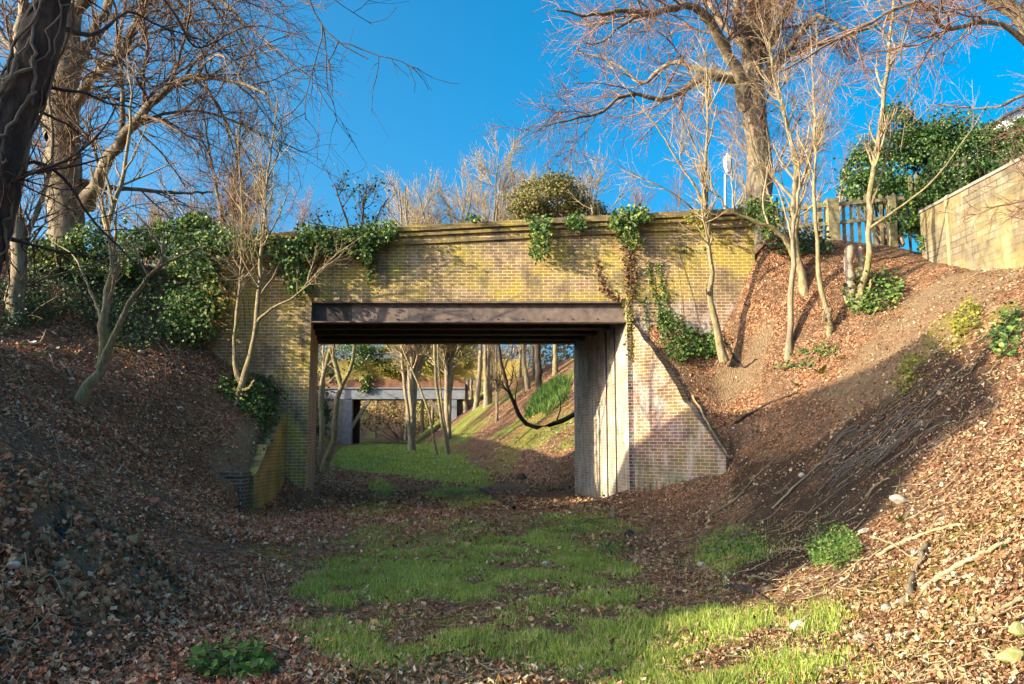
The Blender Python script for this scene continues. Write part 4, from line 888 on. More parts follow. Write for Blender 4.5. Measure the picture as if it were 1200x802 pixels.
Yj = 27.5
away('bent_tree', 'dark trunk bent into a hook beyond the limewashed abutment', [(Sy(Yj, (700, 510, .5), (688, 490, .3), (672, 487), (651, 496), (626, 501), (610, 490), (596, 457), (588, 428), (584, 400), (580, 370), (575, 300)), .1, .03), (Sy(Yj, (612, 491), (604, 470, -.1), (606, 448, -.2), (600, 428, -.2)), .03, .01), (Sy(Yj, (652, 496), (657, 474, .1), (650, 452, .2)), .03, .01)], 79, 'bark_dark', 'twig_dark', L=1.2)
# far wood: two patterns of tree copied up and down the slopes
def dup(o, loc, rz, sc_, label):
    r_ = o.copy(); C.objects.link(r_); r_.location = loc; r_.rotation_euler = (0, 0, rz); r_.scale = (sc_,)*3; r_['label'] = label
    for ch in list(o.children):
        c_ = ch.copy(); C.objects.link(c_); c_.parent = r_
    return r_
FW = 'bare trees of the far wood'; FL = 'bare tree of the far wood seen beyond the bridge opening'
protos = []
for k, mt in enumerate(('bark_grey', 'bark_big', 'bark_pale')):
    o, _ = far_tree(420+k*60, 330, 92, FL, 80+k, 30, mt, 'twig' if k else 'twig_pale', (34, 160, 520), .014, name='wood_tree', group=FW, k=2); protos.append(o)
r = RS(90)
for k in range(56):
    y_ = r.uniform(34, 112); a_ = axis(y_)+r.choice([-1, 1])*r.uniform(5, 15) if y_ < 82 else axis(y_)+r.uniform(-13, 16)
    if abs(y_-78) < 4: continue
    z_ = float(H(np.array([a_]), np.array([y_]))[0])
    dup(protos[k % 3], (a_, y_, z_-.2), r.uniform(0, 6.28), r.uniform(.5, .95)*(1 if y_ > 60 else .62), FL)
# undergrowth
shrub('bramble_thicket', 'tangled brown bramble thicket beneath the distant steel bridge', 'shrub', [(440, 490, 90, 30, 18), (470, 480, 94, 30, 24), (500, 490, 92, 26, 20), (455, 470, 98, 40, 30), (520, 480, 95, 30, 26)], 'thicket', 4200, .3, 64, P(470, 520, 92), cut=.4)
shrub('bramble_thicket', 'brown leafy thicket on the slope behind the far trunks', 'shrub', [(580, 430, 84, 34, 26), (610, 420, 80, 30, 22), (640, 412, 70, 26, 20), (560, 415, 90, 30, 26), (665, 420, 66, 24, 22)], 'thicket', 4200, .26, 65, P(600, 460, 84), cut=.42)
shrub('bramble_thicket', 'dark leafy thicket behind the three bent trunks', 'shrub', [(375, 440, 70, 22, 34), (392, 430, 78, 22, 30), (372, 490, 60, 18, 26)], 'ivy_dark', 4500, .22, 66, P(375, 520, 68), cut=.4)
shrub('ivy_plant', 'bright ivy hanging over the near end of the distant steel bridge', 'ivy', [(425, 420, 75.6, 20, 16), (430, 440, 75.6, 7, 20, .3), (418, 408, 75.6, 24, 8)], 'ivy', 2200, .22, 67, P(425, 412, 76.2), stems=3)
shrub('ivy_plant', 'bright ivy clump on the middle of the distant steel bridge', 'ivy', [(490, 415, 75.6, 13, 14)], 'ivy', 900, .22, 68, P(490, 412, 76.2), stems=3)
shrub('yellow_shrub', 'yellow green shrub sprawling over the distant steel bridge parapet', 'shrub', [(462, 430, 75.4, 26, 12, .5), (515, 430, 75.4, 20, 12, .5), (545, 420, 76, 16, 14, 1), (470, 412, 77, 40, 10, .6), (530, 408, 78, 30, 12, 1)], 'ivy_yellow', 5200, .22, 69, P(480, 432, 76), stems=2)
#</trees.py>
#<ivy.py>
# ------------------------------------------------------------------ ivy and small plants
def ivy_wall(label, blobs, n, mat, seed, Yw=Y0, size=.075, lines=(), dead=0, name='ivy_plant', thick=.16):
    """leaves over a wall face: blobs (u, v, ru, rv) and hanging or climbing lines of (u, v)"""
    r = RS(seed); c0 = P(*(blobs[0][:2] if blobs else lines[0][0][0]), Yw)
    o = empty(name, c0, label, 'ivy'); PP = []
    ar = np.array([b[2]*b[3] for b in blobs]) if blobs else np.array([])
    for b, w_ in zip(blobs, ar/ar.sum() if blobs else []):
        k = int(n*w_); a = r.uniform(0, 6.28, k); q = np.sqrt(r.uniform(0, 1, k))*(.6+.6*vnoise(a*2.2, a*0+b[0], seed))
        u, v = b[0]+np.cos(a)*q*b[2], b[1]+np.sin(a)*q*b[3]
        p = np.array([P(uu, vv, Yw-.05) for uu, vv in zip(u, v)]); p[:, 1] -= np.abs(r.normal(size=k))*thick; PP.append(p)
    m = MB(); 
    for ln in lines:
        q = spline([P(u, v, Yw-.03) for u, v in ln[0]], 24); q = q+r.normal(size=q.shape)*.012
        V, f = tube_batch(q[None], np.full((1, 24), .011), 5); mk('stem', V, f, M['twig'], o)
        k = ln[1]; ii = r.uniform(0, 22.9, k); b0 = q[ii.astype(int)]*(1-(ii % 1))[:, None]+q[ii.astype(int)+1]*(ii % 1)[:, None]
        p = b0+r.normal(size=(k, 3))*np.array([ln[2], .03, ln[2]]); p[:, 1] = np.minimum(p[:, 1], Yw-.02); PP.append(p)
    p = np.concatenate(PP)
    for j in range(6 if blobs else 0):
        e = p[r.randint(len(p))]; q = spline([c0, (c0+e)/2+r.normal(size=3)*.05, e], 8); q[:, 1] = np.minimum(q[:, 1], Yw-.02); V, f = tube_batch(q[None], np.full((1, 8), .009), 4); m.add(V, f)
    if m.n: m.build('stems', M['twig'], o)
    nn = np.tile([0, -1., .35], (len(p), 1)); V, f = scatter(LEAF, p, nn, r.uniform(.4, 1.25, len(p))*size*.9, r, .5); mk('foliage', V, f, M[mat], o, smooth=False)
    return o
ivy_wall('dark ivy mass spilling over the shaded parapet near the opening corner', [(440, 278, 34, 16), (400, 285, 40, 18), (365, 290, 28, 22), (340, 300, 22, 26), (432, 300, 10, 18), (352, 330, 16, 20)], 4200, 'ivy', 101, Y0-.06, .095, lines=[([(434, 290), (436, 310), (432, 330)], 120, .05)], thick=.25)
ivy_wall('dark ivy curtain on the abutment behind the twin stemmed sapling', [(235, 300, 40, 26), (262, 285, 30, 20), (245, 340, 24, 40), (225, 375, 34, 36), (300, 290, 26, 16)], 4200, 'ivy', 102, Y0-.1, .1, thick=.4)
ivy_wall('bushy ivy tuft hanging in a point over the sunlit parapet', [(632, 266, 16, 12), (634, 284, 13, 20), (628, 300, 7, 10)], 620, 'ivy', 103, Y0-.08, .095, thick=.2)
ivy_wall('small ivy sprig on the coping beside the bushy tuft', [(674, 262, 16, 10)], 260, 'ivy', 104, Y0-.08, .085)
ivy_wall('large bright ivy clump over the parapet above the abutment corner', [(728, 262, 22, 16), (748, 256, 16, 12), (738, 280, 12, 14)], 900, 'ivy', 105, Y0-.08, .1, thick=.22)
ivy_wall('brown withered ivy trailing down the wall beside the girder end', [], 0, 'ivy_dead', 106, Y0, .075, lines=[([(716, 262), (730, 285), (738, 310), (740, 345)], 260, .1), ([(698, 306), (703, 325), (712, 345), (728, 352)], 130, .06), ([(742, 290), (734, 320), (744, 350)], 130, .09)])
ivy_wall('yellowing ivy strand on the brick corner beside the girder end', [], 0, 'ivy_yellow', 107, Y0, .07, lines=[([(736, 350), (738, 380), (740, 398), (739, 420)], 240, .07), ([(736, 300), (740, 330), (738, 350)], 60, .07)])
ivy_wall('two upright ivy columns climbing the sunlit abutment', [], 0, 'ivy', 108, Y0, .065, lines=[([(776, 380), (768, 350), (763, 330), (760, 306)], 220, .05), ([(782, 380), (778, 345), (774, 325), (771, 308)], 240, .05), ([(760, 390), (755, 365), (753, 350)], 60, .05)])
ivy_wall('pale ivy tuft under the coping beside the kinked sapling', [(815, 258, 16, 12), (826, 275, 9, 12)], 260, 'ivy_yellow', 109, Y0-.06, .08)
ivy_wall('ivy clump on the parapet end beneath the great tree', [(882, 250, 24, 12), (898, 262, 16, 22)], 700, 'ivy', 110, Y0-.1, .095, thick=.3)
ivy_wall('small sprig of ivy growing from the shaded parapet coping', [(555, 258, 9, 4)], 60, 'ivy', 111, Y0-.08, .08)
shrub('ivy_heap', 'bright ivy heap filling the gap between the picket fence and the pale wall', 'ivy', [(1058, 262, 20.4, 26, 16), (1078, 270, 20, 26, 22), (1068, 240, 20.9, 22, 18), (1092, 285, 19.4, 18, 14)], 'ivy', 4200, .085, 155, G(1072, 292), .8, stems=3, cut=.4)
def ivy_ground(label, poly, n, mat, seed, size=.085, hgt=.25, kind=None, name='ivy_clump', cat='ivy', tilt=.6):
    r = RS(seed); p = pts_in(ground_poly(poly), n, r)
    if kind: p = p[fbm(p[:, 0]*.9, p[:, 1]*.9, seed, 3) > .44]
    nn = nrm(p[:, 0], p[:, 1]); p = p+nn*(np.abs(r.normal(size=(len(p), 1)))*hgt*(.3+.9*fbm(p[:, 0]*1.5, p[:, 1]*1.5, seed, 2)[:, None])+.02)
    nn = nn+np.array([0, -.35, .2])
    if kind:
        V, f = scatter(LEAF, p, nn, r.uniform(.4, 1.25, len(p))*size*.9, r, tilt)
        return tag(mk(name, V, f, M[mat], smooth=False), label, cat, kind=kind)
    c0 = p.mean(0); c0[2] = float(H(c0[:1], c0[1:2])[0]); o = empty(name, c0, label, cat)
    V, f = scatter(LEAF, p, nn, r.uniform(.4, 1.25, len(p))*size*.9, r, tilt); mk('foliage', V, f, M[mat], o, smooth=False)
    m = MB()
    for j in range(9):
        e = p[r.randint(len(p))]; q = spline([c0, (c0+e)/2+r.normal(size=3)*.03+np.array([0, 0, .05]), e], 7); V, f = tube_batch(q[None], np.full((1, 7), .008), 4); m.add(V, f)
    m.build('stems', M['twig'], o); return o
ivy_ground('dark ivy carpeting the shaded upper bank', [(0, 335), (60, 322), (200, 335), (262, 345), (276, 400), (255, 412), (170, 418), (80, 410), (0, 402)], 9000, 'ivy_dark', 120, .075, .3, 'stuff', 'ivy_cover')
ivy_ground('sunlit ivy carpeting the crest of the bank', [(28, 330), (30, 295), (90, 280), (150, 290), (200, 285), (215, 300), (170, 335), (130, 338), (60, 336)], 5500, 'ivy', 121, .085, .4, 'stuff', 'ivy_cover')
for lab, bl, sd, b_ in (('sunlit ivy heap on the bank crest under the tall tree', [(60, 300, 19.5, 40, 24), (105, 285, 20, 34, 24), (45, 325, 19, 34, 18), (110, 318, 19.5, 40, 16)], 122, (70, 325)), ('sunlit ivy heap on the crest behind the forked sapling', [(165, 285, 20, 34, 20), (205, 272, 20.5, 30, 18), (230, 262, 20.5, 24, 14), (150, 310, 19.5, 18, 16), (215, 305, 20, 30, 18)], 123, (180, 305))):
    shrub('ivy_heap', lab, 'ivy', bl, 'ivy', 4600, .1, sd, G(*b_), .8, stems=3, cut=.38)
ivy_ground('ivy clump spreading along the wing wall top against the abutment', [(752, 388), (765, 372), (800, 372), (838, 388), (850, 408), (820, 422), (795, 432), (775, 415)], 1700, 'ivy', 124, .08, .22)
ivy_ground('bright ivy around the foot of the twin stemmed sapling', [(250, 462), (275, 440), (292, 452), (318, 480), (320, 510), (300, 505), (270, 475)], 900, 'ivy', 125, .085, .15)
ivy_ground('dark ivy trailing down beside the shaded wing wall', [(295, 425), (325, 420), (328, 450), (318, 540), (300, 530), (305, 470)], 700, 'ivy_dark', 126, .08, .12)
ivy_ground('ivy clump growing around the two cut stumps', [(985, 345), (1000, 330), (1040, 325), (1062, 340), (1055, 360), (1020, 372), (995, 368)], 800, 'ivy', 127, .1, .22)
ivy_ground('bright ivy draped below the picket fence beside the pale wall', [(1030, 290), (1045, 268), (1080, 265), (1105, 290), (1115, 305), (1080, 305)], 1900, 'ivy', 128, .1, .5)
ivy_ground('ivy patch hugging the foot of the pale garden wall', [(1150, 308), (1160, 290), (1180, 288), (1185, 308)], 300, 'ivy', 129, .09, .3)
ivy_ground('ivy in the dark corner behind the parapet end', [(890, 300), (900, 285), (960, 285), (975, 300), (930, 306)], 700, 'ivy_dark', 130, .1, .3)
ivy_ground('small yellow green ivy patch lit at the edge of the shadow', [(1118, 385), (1135, 362), (1155, 360), (1150, 385), (1125, 405)], 420, 'ivy_yellow', 131, .08, .12)
ivy_ground('green ground ivy at the frame edge of the sunny bank'.replace('at the frame edge of', 'high on'), [(1165, 400), (1180, 370), (1200, 365), (1200, 420), (1175, 425)], 420, 'ivy', 132, .08, .12)
ivy_ground('pale weeds sprouting along the top of the shadow edge', [(1050, 455), (1065, 420), (1085, 420), (1075, 450), (1060, 470)], 260, 'ivy_yellow', 133, .07, .08)
ivy_ground('trailing ivy on the bare soil below the straight sapling', [(905, 432), (930, 415), (975, 405), (985, 415), (950, 432), (915, 440)], 200, 'ivy', 134, .07, .06)
ivy_ground('nettle patch at the bottom edge beside the dead leaves'.replace(' at the bottom edge', ' low'), [(215, 795), (240, 775), (310, 775), (322, 800), (260, 802)], 420, 'weed', 135, .07, .1, cat='weeds', name='nettle_patch')
ivy_ground('rounded bright green plant cushion at the foot of the shadowed slope', [(953, 660), (965, 640), (1000, 633), (1014, 642), (1010, 660), (985, 672), (960, 672)], 2600, 'weed', 136, .028, .14, cat='weeds', name='plant_cushion')
ivy_ground('bluish weed patch in the leaf litter beside the plant cushion', [(820, 640), (850, 625), (890, 632), (908, 660), (870, 664), (830, 660)], 420, 'weed', 137, .05, .14, cat='weeds', name='weed_patch')
ivy_ground('low weed patch between the grass and the sunlit abutment', [(610, 625), (640, 608), (720, 606), (730, 618), (690, 628), (640, 634)], 500, 'weed', 138, .05, .12, cat='weeds', name='weed_patch')
ivy_ground('dark weed tuft on the far edge of the main grass', [(692, 652), (705, 642), (730, 642), (738, 652), (715, 660)], 300, 'weed', 139, .045, .14, cat='weeds', name='weed_patch')
ivy_ground('dark green weeds at the foot of the shaded abutment', [(300, 470), (320, 475), (322, 520), (305, 510)], 260, 'ivy', 140, .06, .08, cat='weeds', name='weed_patch')
# leafy rosette
def rosette(u, v, lab, n=16, size=.17, seed=1, mat='ivy_yellow'):
    r = RS(seed); c0 = G(u, v); o = empty('rosette_weed', c0, lab, 'weed'); t = MB()
    for k in range(n):
        a = r.uniform(0, 6.28); d = np.array([math.cos(a), math.sin(a), r.uniform(.25, .9)]); L_ = size*r.uniform(.7, 1.2); sd = np.array([-math.sin(a), math.cos(a), 0])*L_*.16
        p0 = c0; p1 = c0+d*L_*.55; p2 = c0+d*L_*np.array([1, 1, .75])
        t.add([p0-sd*.3, p0+sd*.3, p1+sd, p1-sd, p2+sd*.15, p2-sd*.15], [(0, 1, 2, 3), (3, 2, 4, 5)])
    t.build('leaves', M[mat], o, smooth=False)
rosette(963, 440, 'pale green leafy rosette on the sunny bank below the slender sapling', 20, .26, 1)
rosette(988, 422, 'small dark rosette on the sunny bank beside the pale one', 12, .16, 2, 'weed')
rosette(935, 456, 'low rosette at the shadow edge under the sunny bank', 12, .18, 3, 'weed')
rosette(1047, 556, 'small bright rosette just at the slope shadow edge', 10, .1, 4)
rosette(1180, 646, 'small green rosette beside the long pale fallen branch', 10, .09, 5, 'weed')
rosette(1054, 612, 'dark rosette in the shadow above the root log', 10, .1, 6, 'weed')
# bright fern-like clump on the far slope
r = RS(150); q = pts_in(ground_poly([(615, 490), (625, 465), (655, 445), (668, 450), (664, 470), (640, 488)]), 2600, r); hs = r.uniform(.35, .6, len(q))
o = empty('grass_clump', q.mean(0), 'lush green clump on the slope seen through the bridge opening', 'plant'); V, f = scatter(BLADE, q, np.tile([0, 0, 1.], (len(q), 1)), hs, r, .4, 1, width=.05/hs, flatz=False); mk('blades', V, f, M['weed'], o, smooth=False)
#</ivy.py>
#<objs.py>
# ------------------------------------------------------------------ fences, wall, lamp, houses
def Pz(u, Y, z): p = P(u, 514, Y); return np.array([p[0], Y, z])
Yf = 20.7
FE = empty('picket_fence', P(977, 288, Yf), 'weathered picket fence with a stout square post at the bank top', 'fence')
def fz(u): return P(u, 240-.1*(u-935), Yf)[2]
for u in (977, 908, 1047):
    x = P(u, 300, Yf)[0]; w_ = .15 if u == 977 else .1
    MB().box(x-w_, x+w_, Yf-w_, Yf+w_, fz(u)-1.5, fz(u)+(.04 if u == 977 else -.05)).build('post', M['wood'], FE, smooth=False)
for dz in (-.12, -.62):
    MB().bar([P(900, 300, Yf)[0], Yf-.04, fz(900)+dz], [P(1062, 300, Yf)[0], Yf-.04, fz(1062)+dz], .05, .09).build('rail', M['wood'], FE, smooth=False)
r = RS(160)
for k, u in enumerate(np.arange(903, 1060, 8.8)):
    if abs(u-977) < 8: continue
    x = P(u, 300, Yf)[0]; z = fz(u)+r.normal()*.025; tl = r.normal()*.015; m = MB()
    w_ = .045; m.add([(x-w_, Yf, z-1.4), (x+w_, Yf, z-1.4), (x+w_, Yf+.02, z-1.4), (x-w_, Yf+.02, z-1.4), (x-w_+tl, Yf, z), (x+w_+tl, Yf, z), (x+w_+tl, Yf+.02, z), (x-w_+tl, Yf+.02, z), (x+tl, Yf, z+.07), (x+tl, Yf+.02, z+.07)],
          [(0, 1, 5, 4), (1, 2, 6, 5), (2, 3, 7, 6), (3, 0, 4, 7), (5, 6, 9, 8), (4, 8, 9, 7)], [(4, 5, 8), (6, 7, 9)])
    m.build('picket', M['wood'], FE, smooth=False)
Yg_ = 21.6
F2 = empty('picket_fence', P(1100, 262, Yg_), 'ivy choked picket fence climbing behind the pale garden wall', 'fence')
for k, u in enumerate(np.arange(1072, 1142, 7.4)):
    x = P(u, 300, Yg_)[0]; z = P(u, 205-.35*(u-1085), Yg_)[2]+r.normal()*.03; w_ = .05; m = MB()
    m.add([(x-w_, Yg_, z-1.6), (x+w_, Yg_, z-1.6), (x+w_, Yg_+.02, z-1.6), (x-w_, Yg_+.02, z-1.6), (x-w_, Yg_, z), (x+w_, Yg_, z), (x+w_, Yg_+.02, z), (x-w_, Yg_+.02, z), (x, Yg_, z+.08), (x, Yg_+.02, z+.08)],
          [(0, 1, 5, 4), (1, 2, 6, 5), (2, 3, 7, 6), (3, 0, 4, 7), (5, 6, 9, 8), (4, 8, 9, 7)], [(4, 5, 8), (6, 7, 9)])
    m.build('picket', M['wood'], F2, smooth=False)
for dv in (14, 40):
    MB().bar(P(1070, 210+dv, Yg_+.05), P(1142, 186+dv, Yg_+.05), .05, .1).build('rail', M['wood'], F2, smooth=False)
GW = empty('garden_wall', (10.2, 16.5, 5.2), 'pale mortar streaked garden wall at the top of the sunny bank', 'wall')
pa = [(10.2, 19.4, 7.2), (10.23, 16.4, 7.18), (10.26, 13, 7.14), (10.3, 9.2, 7.0)]
m = MB(); mc = MB()
for a, b in zip(pa[:-1], pa[1:]):
    for mm, lo, hi, e in ((m, None, 0, 0), (mc, 0.001, .07, .03)):
        A = [(a[0]-e, a[1]), (b[0]-e, b[1]), (b[0]+.25+e, b[1]), (a[0]+.25+e, a[1])][::-1]; zt_ = [a[2], b[2], b[2], a[2]][::-1]
        zb_ = [z-3.4 for z in zt_] if lo is None else [z+lo for z in zt_]
        mm.hexa([(*p, z) for p, z in zip(A, zb_)], [(*p, z+hi) for p, z in zip(A, zt_)])
m.build('brickwork', M['block'], GW, smooth=False, uv=True); mc.build('coping', M['conc'], GW, smooth=False)
p0, p1 = P(1116, 310, 18.2), P(1116, 231, 18.2); GP = empty('gate_post', p0, 'mossy square timber post standing against the end of the pale wall', 'post')
MB().box(p0[0]-.065, p0[0]+.065, 18.14, 18.27, p0[2]-.5, p1[2]).build('shaft', M['wood'], GP, smooth=False); MB().hexa([(p0[0]-.065, 18.14, p1[2]+.001), (p0[0]+.065, 18.14, p1[2]+.001), (p0[0]+.065, 18.27, p1[2]+.001), (p0[0]-.065, 18.27, p1[2]+.001)], [(p0[0]-.03, 18.175, p1[2]+.05), (p0[0]+.03, 18.175, p1[2]+.05), (p0[0]+.03, 18.235, p1[2]+.05), (p0[0]-.03, 18.235, p1[2]+.05)]).build('cap', M['wood'], GP, smooth=False)
Yl = 27.; b0 = P(850, 300, Yl); SL = empty('street_lamp', b0, 'white street lamp with a lantern showing over the parapet beside the great tree', 'lamp')
pt = P(850, 205, Yl); V, q = tube_batch(np.array([[b0, (b0+pt)/2, pt]]), np.array([[.06, .05, .045]]), 10); MB().add(V, q).build('pole', M['lamp'], SL)
m = MB(); zs_ = [P(855, v, Yl)[2] for v in (203, 196, 186, 180)]; xl = pt[0]+.1; ws = (.08, .15, .15, .03); n = 6; V = []
for z, w_ in zip(zs_, ws): V += [(xl+math.cos(k/n*6.283)*w_, Yl+math.sin(k/n*6.283)*w_, z) for k in range(n)]
m.add(V, [(j*n+k, j*n+(k+1) % n, (j+1)*n+(k+1) % n, (j+1)*n+k) for j in range(3) for k in range(n)]); m.build('lantern', M['lamp'], SL, smooth=False)
MB().box(pt[0]-.03, xl, Yl-.03, Yl+.03, pt[2]-.03, pt[2]+.04).build('bracket', M['lamp'], SL, smooth=False)
def house(name, label, x0, x1, y0, y1, zb_, ze, zr, wall, axis_x=True, wins=()):
    o = empty(name, ((x0+x1)/2, (y0+y1)/2, zb_), label, 'house')
    MB().box(x0, x1, y0, y1, zb_-1, ze).build('wall', M[wall], o, smooth=False, uv=True)
    g = MB(); e = .0
    if axis_x:
        ym = (y0+y1)/2
        g.add([(x0, y0, ze), (x0, y1, ze), (x0, ym, zr-.05)], [], [(0, 2, 1)]).build('gable', M[wall], o, smooth=False, uv=True); MB().add([(x1, y0, ze), (x1, y1, ze), (x1, ym, zr-.05)], [], [(0, 1, 2)]).build('gable', M[wall], o, smooth=False, uv=True)
        rf = MB(); t = .14
        for ya, s in ((y0, -1), (y1, 1)):
            rf.hexa([(x0-.2, ya+s*.25, ze-.1), (x1+.2, ya+s*.25, ze-.1), (x1+.2, ym, zr), (x0-.2, ym, zr)][::s*-1], [(x0-.2, ya+s*.25, ze-.1+t), (x1+.2, ya+s*.25, ze-.1+t), (x1+.2, ym, zr+t), (x0-.2, ym, zr+t)][::s*-1])
    else:
        xm = (x0+x1)/2
        g.add([(x0, y0, ze), (x1, y0, ze), (xm, y0, zr-.05)], [], [(0, 1, 2)]).build('gable', M[wall], o, smooth=False, uv=True); MB().add([(x0, y1, ze), (x1, y1, ze), (xm, y1, zr-.05)], [], [(0, 2, 1)]).build('gable', M[wall], o, smooth=False, uv=True)
        rf = MB(); t = .14
        for xa, s in ((x0, -1), (x1, 1)):
            rf.hexa([(xa+s*.25, y0-.2, ze-.1), (xm, y0-.2, zr), (xm, y1+.2, zr), (xa+s*.25, y1+.2, ze-.1)][::-s], [(xa+s*.25, y0-.2, ze-.1+t), (xm, y0-.2, zr+t), (xm, y1+.2, zr+t), (xa+s*.25, y1+.2, ze-.1+t)][::-s])
    rf.build('roof', M['slate'], o, smooth=False)
    if name == 'shade_house':
        MB().box(x0, x1-.05, y0-1.45, y0-.002, zb_-1.5, 4.74).build('shade_lean_to', M[wall], o, smooth=False, uv=True); MB().hexa([(x0-.1, y0-1.6, 4.742), (x1, y0-1.6, 4.742), (x1, y0-.003, 4.742), (x0-.1, y0-.003, 4.742)], [(x0-.1, y0-1.6, 4.78), (x1, y0-1.6, 4.78), (x1, y0-.003, 4.98), (x0-.1, y0-.003, 4.98)]).build('shade_lean_to_roof', M['slate'], o, smooth=False)  # unseen lean-to added, its height set to shade the foreground grass
    for (ax_, c, z, w_, h_) in wins:
        if ax_ == 'y': fr = MB().box(c-w_/2, c+w_/2, y0-.06, y0+.01, z, z+h_).build('window', M['white'], o, smooth=False); MB().box(c-w_/2+.07, c+w_/2-.07, y0-.075, y0-.0605, z+.07, z+h_-.07).build('pane', M['glass'], fr, smooth=False)
        else: fr = MB().box(x1-.01, x1+.06, c-w_/2, c+w_/2, z, z+h_).build('window', M['white'], o, smooth=False); MB().box(x1+.0605, x1+.075, c-w_/2+.07, c+w_/2-.07, z+.07, z+h_-.07).build('pane', M['glass'], fr, smooth=False)
    for ch in list(o.children):
        for w2 in [q for q in bpy.data.objects if q.parent == ch]: pass
    return o
# sub-parts need their vertices relative to the window, which sits at the house origin
hx = P(1184, 150, 44)[0]
house('white_house', 'white gabled house glimpsed above the dark evergreens', hx-.3, hx+6.6, 44, 52, 6.5, P(1184, 138, 44)[2], P(1184, 104, 44)[2], 'white', False, [('y', hx+.9, P(0, 150, 44)[2]-.6, .9, 1.2), ('y', hx+3.6, P(0, 150, 44)[2]-.6, .9, 1.2)])
house('shade_house', 'unseen brick gabled house added to shade the sunny bank', -22, -14, 1.6, 11.2, 3, 8.1, 10.4, 'brick_red', True, [('x', 4, 5.6, 1.1, 1.4), ('x', 8.6, 5.6, 1.1, 1.4)])  # unseen house, added and shaped to throw the shadow over the bank
# ------------------------------------------------------------------ stones, fallen wood, litter
def rock(u, v, px, lab, mat='stone', flat=.6, seed=1, name='stone', group=None):
    c = G(u, v); s = px/F*c[1]/2; r = RS(seed); import bmesh
    bm = bmesh.new(); bmesh.ops.create_icosphere(bm, subdivisions=3, radius=1)
    V = np.array([q.co[:] for q in bm.verts]); T = np.array([[q.index for q in f.verts] for f in bm.faces]); bm.free()
    d = np.sign(r.normal(size=(9, 3)))*r.uniform(.2, 1, (9, 3)); d /= np.linalg.norm(d, axis=1, keepdims=True)
    for q in d:
        h = r.uniform(.55, .85); k = V@q; V = V-np.where(k > h, (k-h)*.85, 0)[:, None]*q
    V = V*(1+.14*(fbm(V[:, 0]*2+seed, V[:, 1]*2+V[:, 2], seed)-.5)[:, None])
    a = r.uniform(0, 6.28); Rz = np.array([[math.cos(a), -math.sin(a), 0], [math.sin(a), math.cos(a), 0], [0, 0, 1]])
    V = (V*np.array([1.1, .8, flat]))@Rz.T*s+c+np.array([0, 0, s*flat*.45])
    return tag(mk(name, V, T, M[mat], smooth=False), lab, 'stone', group)
for k, a in enumerate(((937, 738, 21, 'bright white stone at the grass edge'), (1011, 752, 19, 'flat reddish brown stone beside the small log end', 'cut'), (1039, 717, 14, 'pale stone with a mossy side below the root log'), (1007, 711, 11, 'small yellowish stone next to a mossy pebble', 'stone_moss'), (1085, 722, 16, 'white broken flint near the long pale branch'), (1073, 650, 13, 'pale stone behind the root log'), (1187, 779, 36, 'large moss covered stone lying lowest on the sunny bank', 'stone_moss'), (1195, 746, 28, 'mossy stone just above the largest mossy stone', 'stone_moss'),
        (1065, 748, 12, 'small grey stone between the flint and the flat stone'), (1124, 741, 10, 'small bluish stone lying under a thin branch'), (1053, 592, 22, 'grey slab half buried in the shaded slope'), (1013, 625, 14, 'dull stone in the shade above the plant cushion'), (1168, 611, 9, 'small white stone high on the sunny slope'), (1152, 794, 9, 'white stone sliver near the large mossy stone'), (14, 673, 17, 'tan stone lodged in the earth mound'), (165, 416, 9, 'pale stone beneath the dark ivy'), (212, 481, 11, 'pale stone in the litter below the forked sapling'), (823, 664, 12, 'stone at the edge of the bluish weed patch'), (640, 662, 9, 'small pale stone in the main grass'), (940, 560, 11, 'brown stone on the shaded slope below the bare soil'))):
    rock(a[0], a[1], a[2], a[3], a[4] if len(a) > 4 else 'stone', .6, 200+k)
def stick(lab, pts, r0, r1, mat='twig_pale', name='fallen_branch', lift=.03, seed=1, twigs=0, cat='branch'):
    g = np.array([G(u, v) for u, v in pts]); g[:, 2] += lift; q = spline(g, 18); r = RS(seed); q = q+r.normal(size=q.shape)*r0*.25
    q[:, 2] = np.maximum(q[:, 2], H(q[:, 0], q[:, 1])+r0*.3)
    R_ = np.linspace(r0, r1, 18)[None]*(1+r.normal(size=(1, 18))*.08); V, f = tube_batch(q[None], R_, 7); n = len(V)
    caps = [[0, k+1, k] for k in range(1, 6)]+[[n-7, n-7+k, n-7+k+1] for k in range(1, 6)]
    m = MB(); m.add(V, f, caps)
    if twigs:
        p2, r2 = grow(q[None], R_, twigs, r, (.2, .95), (45, 10), .35, 6, .5, .12, .02, .004); V, f = tube_batch(p2, r2, 4)
        o = empty(name, q[0], lab, cat); m.build('stem', M[mat], o); MB().add(V, f).build('side_twigs', M[mat], o)['kind'] = 'stuff'; return o
    return tag(m.build(name, M[mat], None), lab, cat)
stick('long pale fallen branch lying up the sunny slope', [(1079, 696), (1105, 682), (1131, 667), (1147, 660), (1185, 640)], .022, .014, seed=1, twigs=2)
stick('dark gnarled root log pointing downhill in the sun', [(1056, 713), (1067, 699), (1072, 677), (1088, 643)], .03, .022, 'bark_big', 'root_log', .02, 2, cat='log')
stick('forked dry stick crossing the shadow edge', [(1019, 633), (1045, 641), (1064, 657), (1077, 660)], .012, .008, seed=3, twigs=2)
stick('pale branch along the shadow edge above the root log', [(1027, 657), (1061, 639), (1109, 625), (1133, 621)], .018, .01, seed=4, twigs=2)
stick('dark curved stick at the corner of the sunlit grass', [(885, 700), (907, 711), (931, 719)], .014, .009, 'twig_dark', seed=5)
stick('thick pale stick on the sunny slope above the mossy stones', [(1155, 733), (1171, 721), (1200, 711)], .016, .012, seed=6)
stick('thin dark stick in the leaves below the white stone', [(905, 735), (925, 750), (955, 765)], .009, .005, 'twig_dark', seed=7)
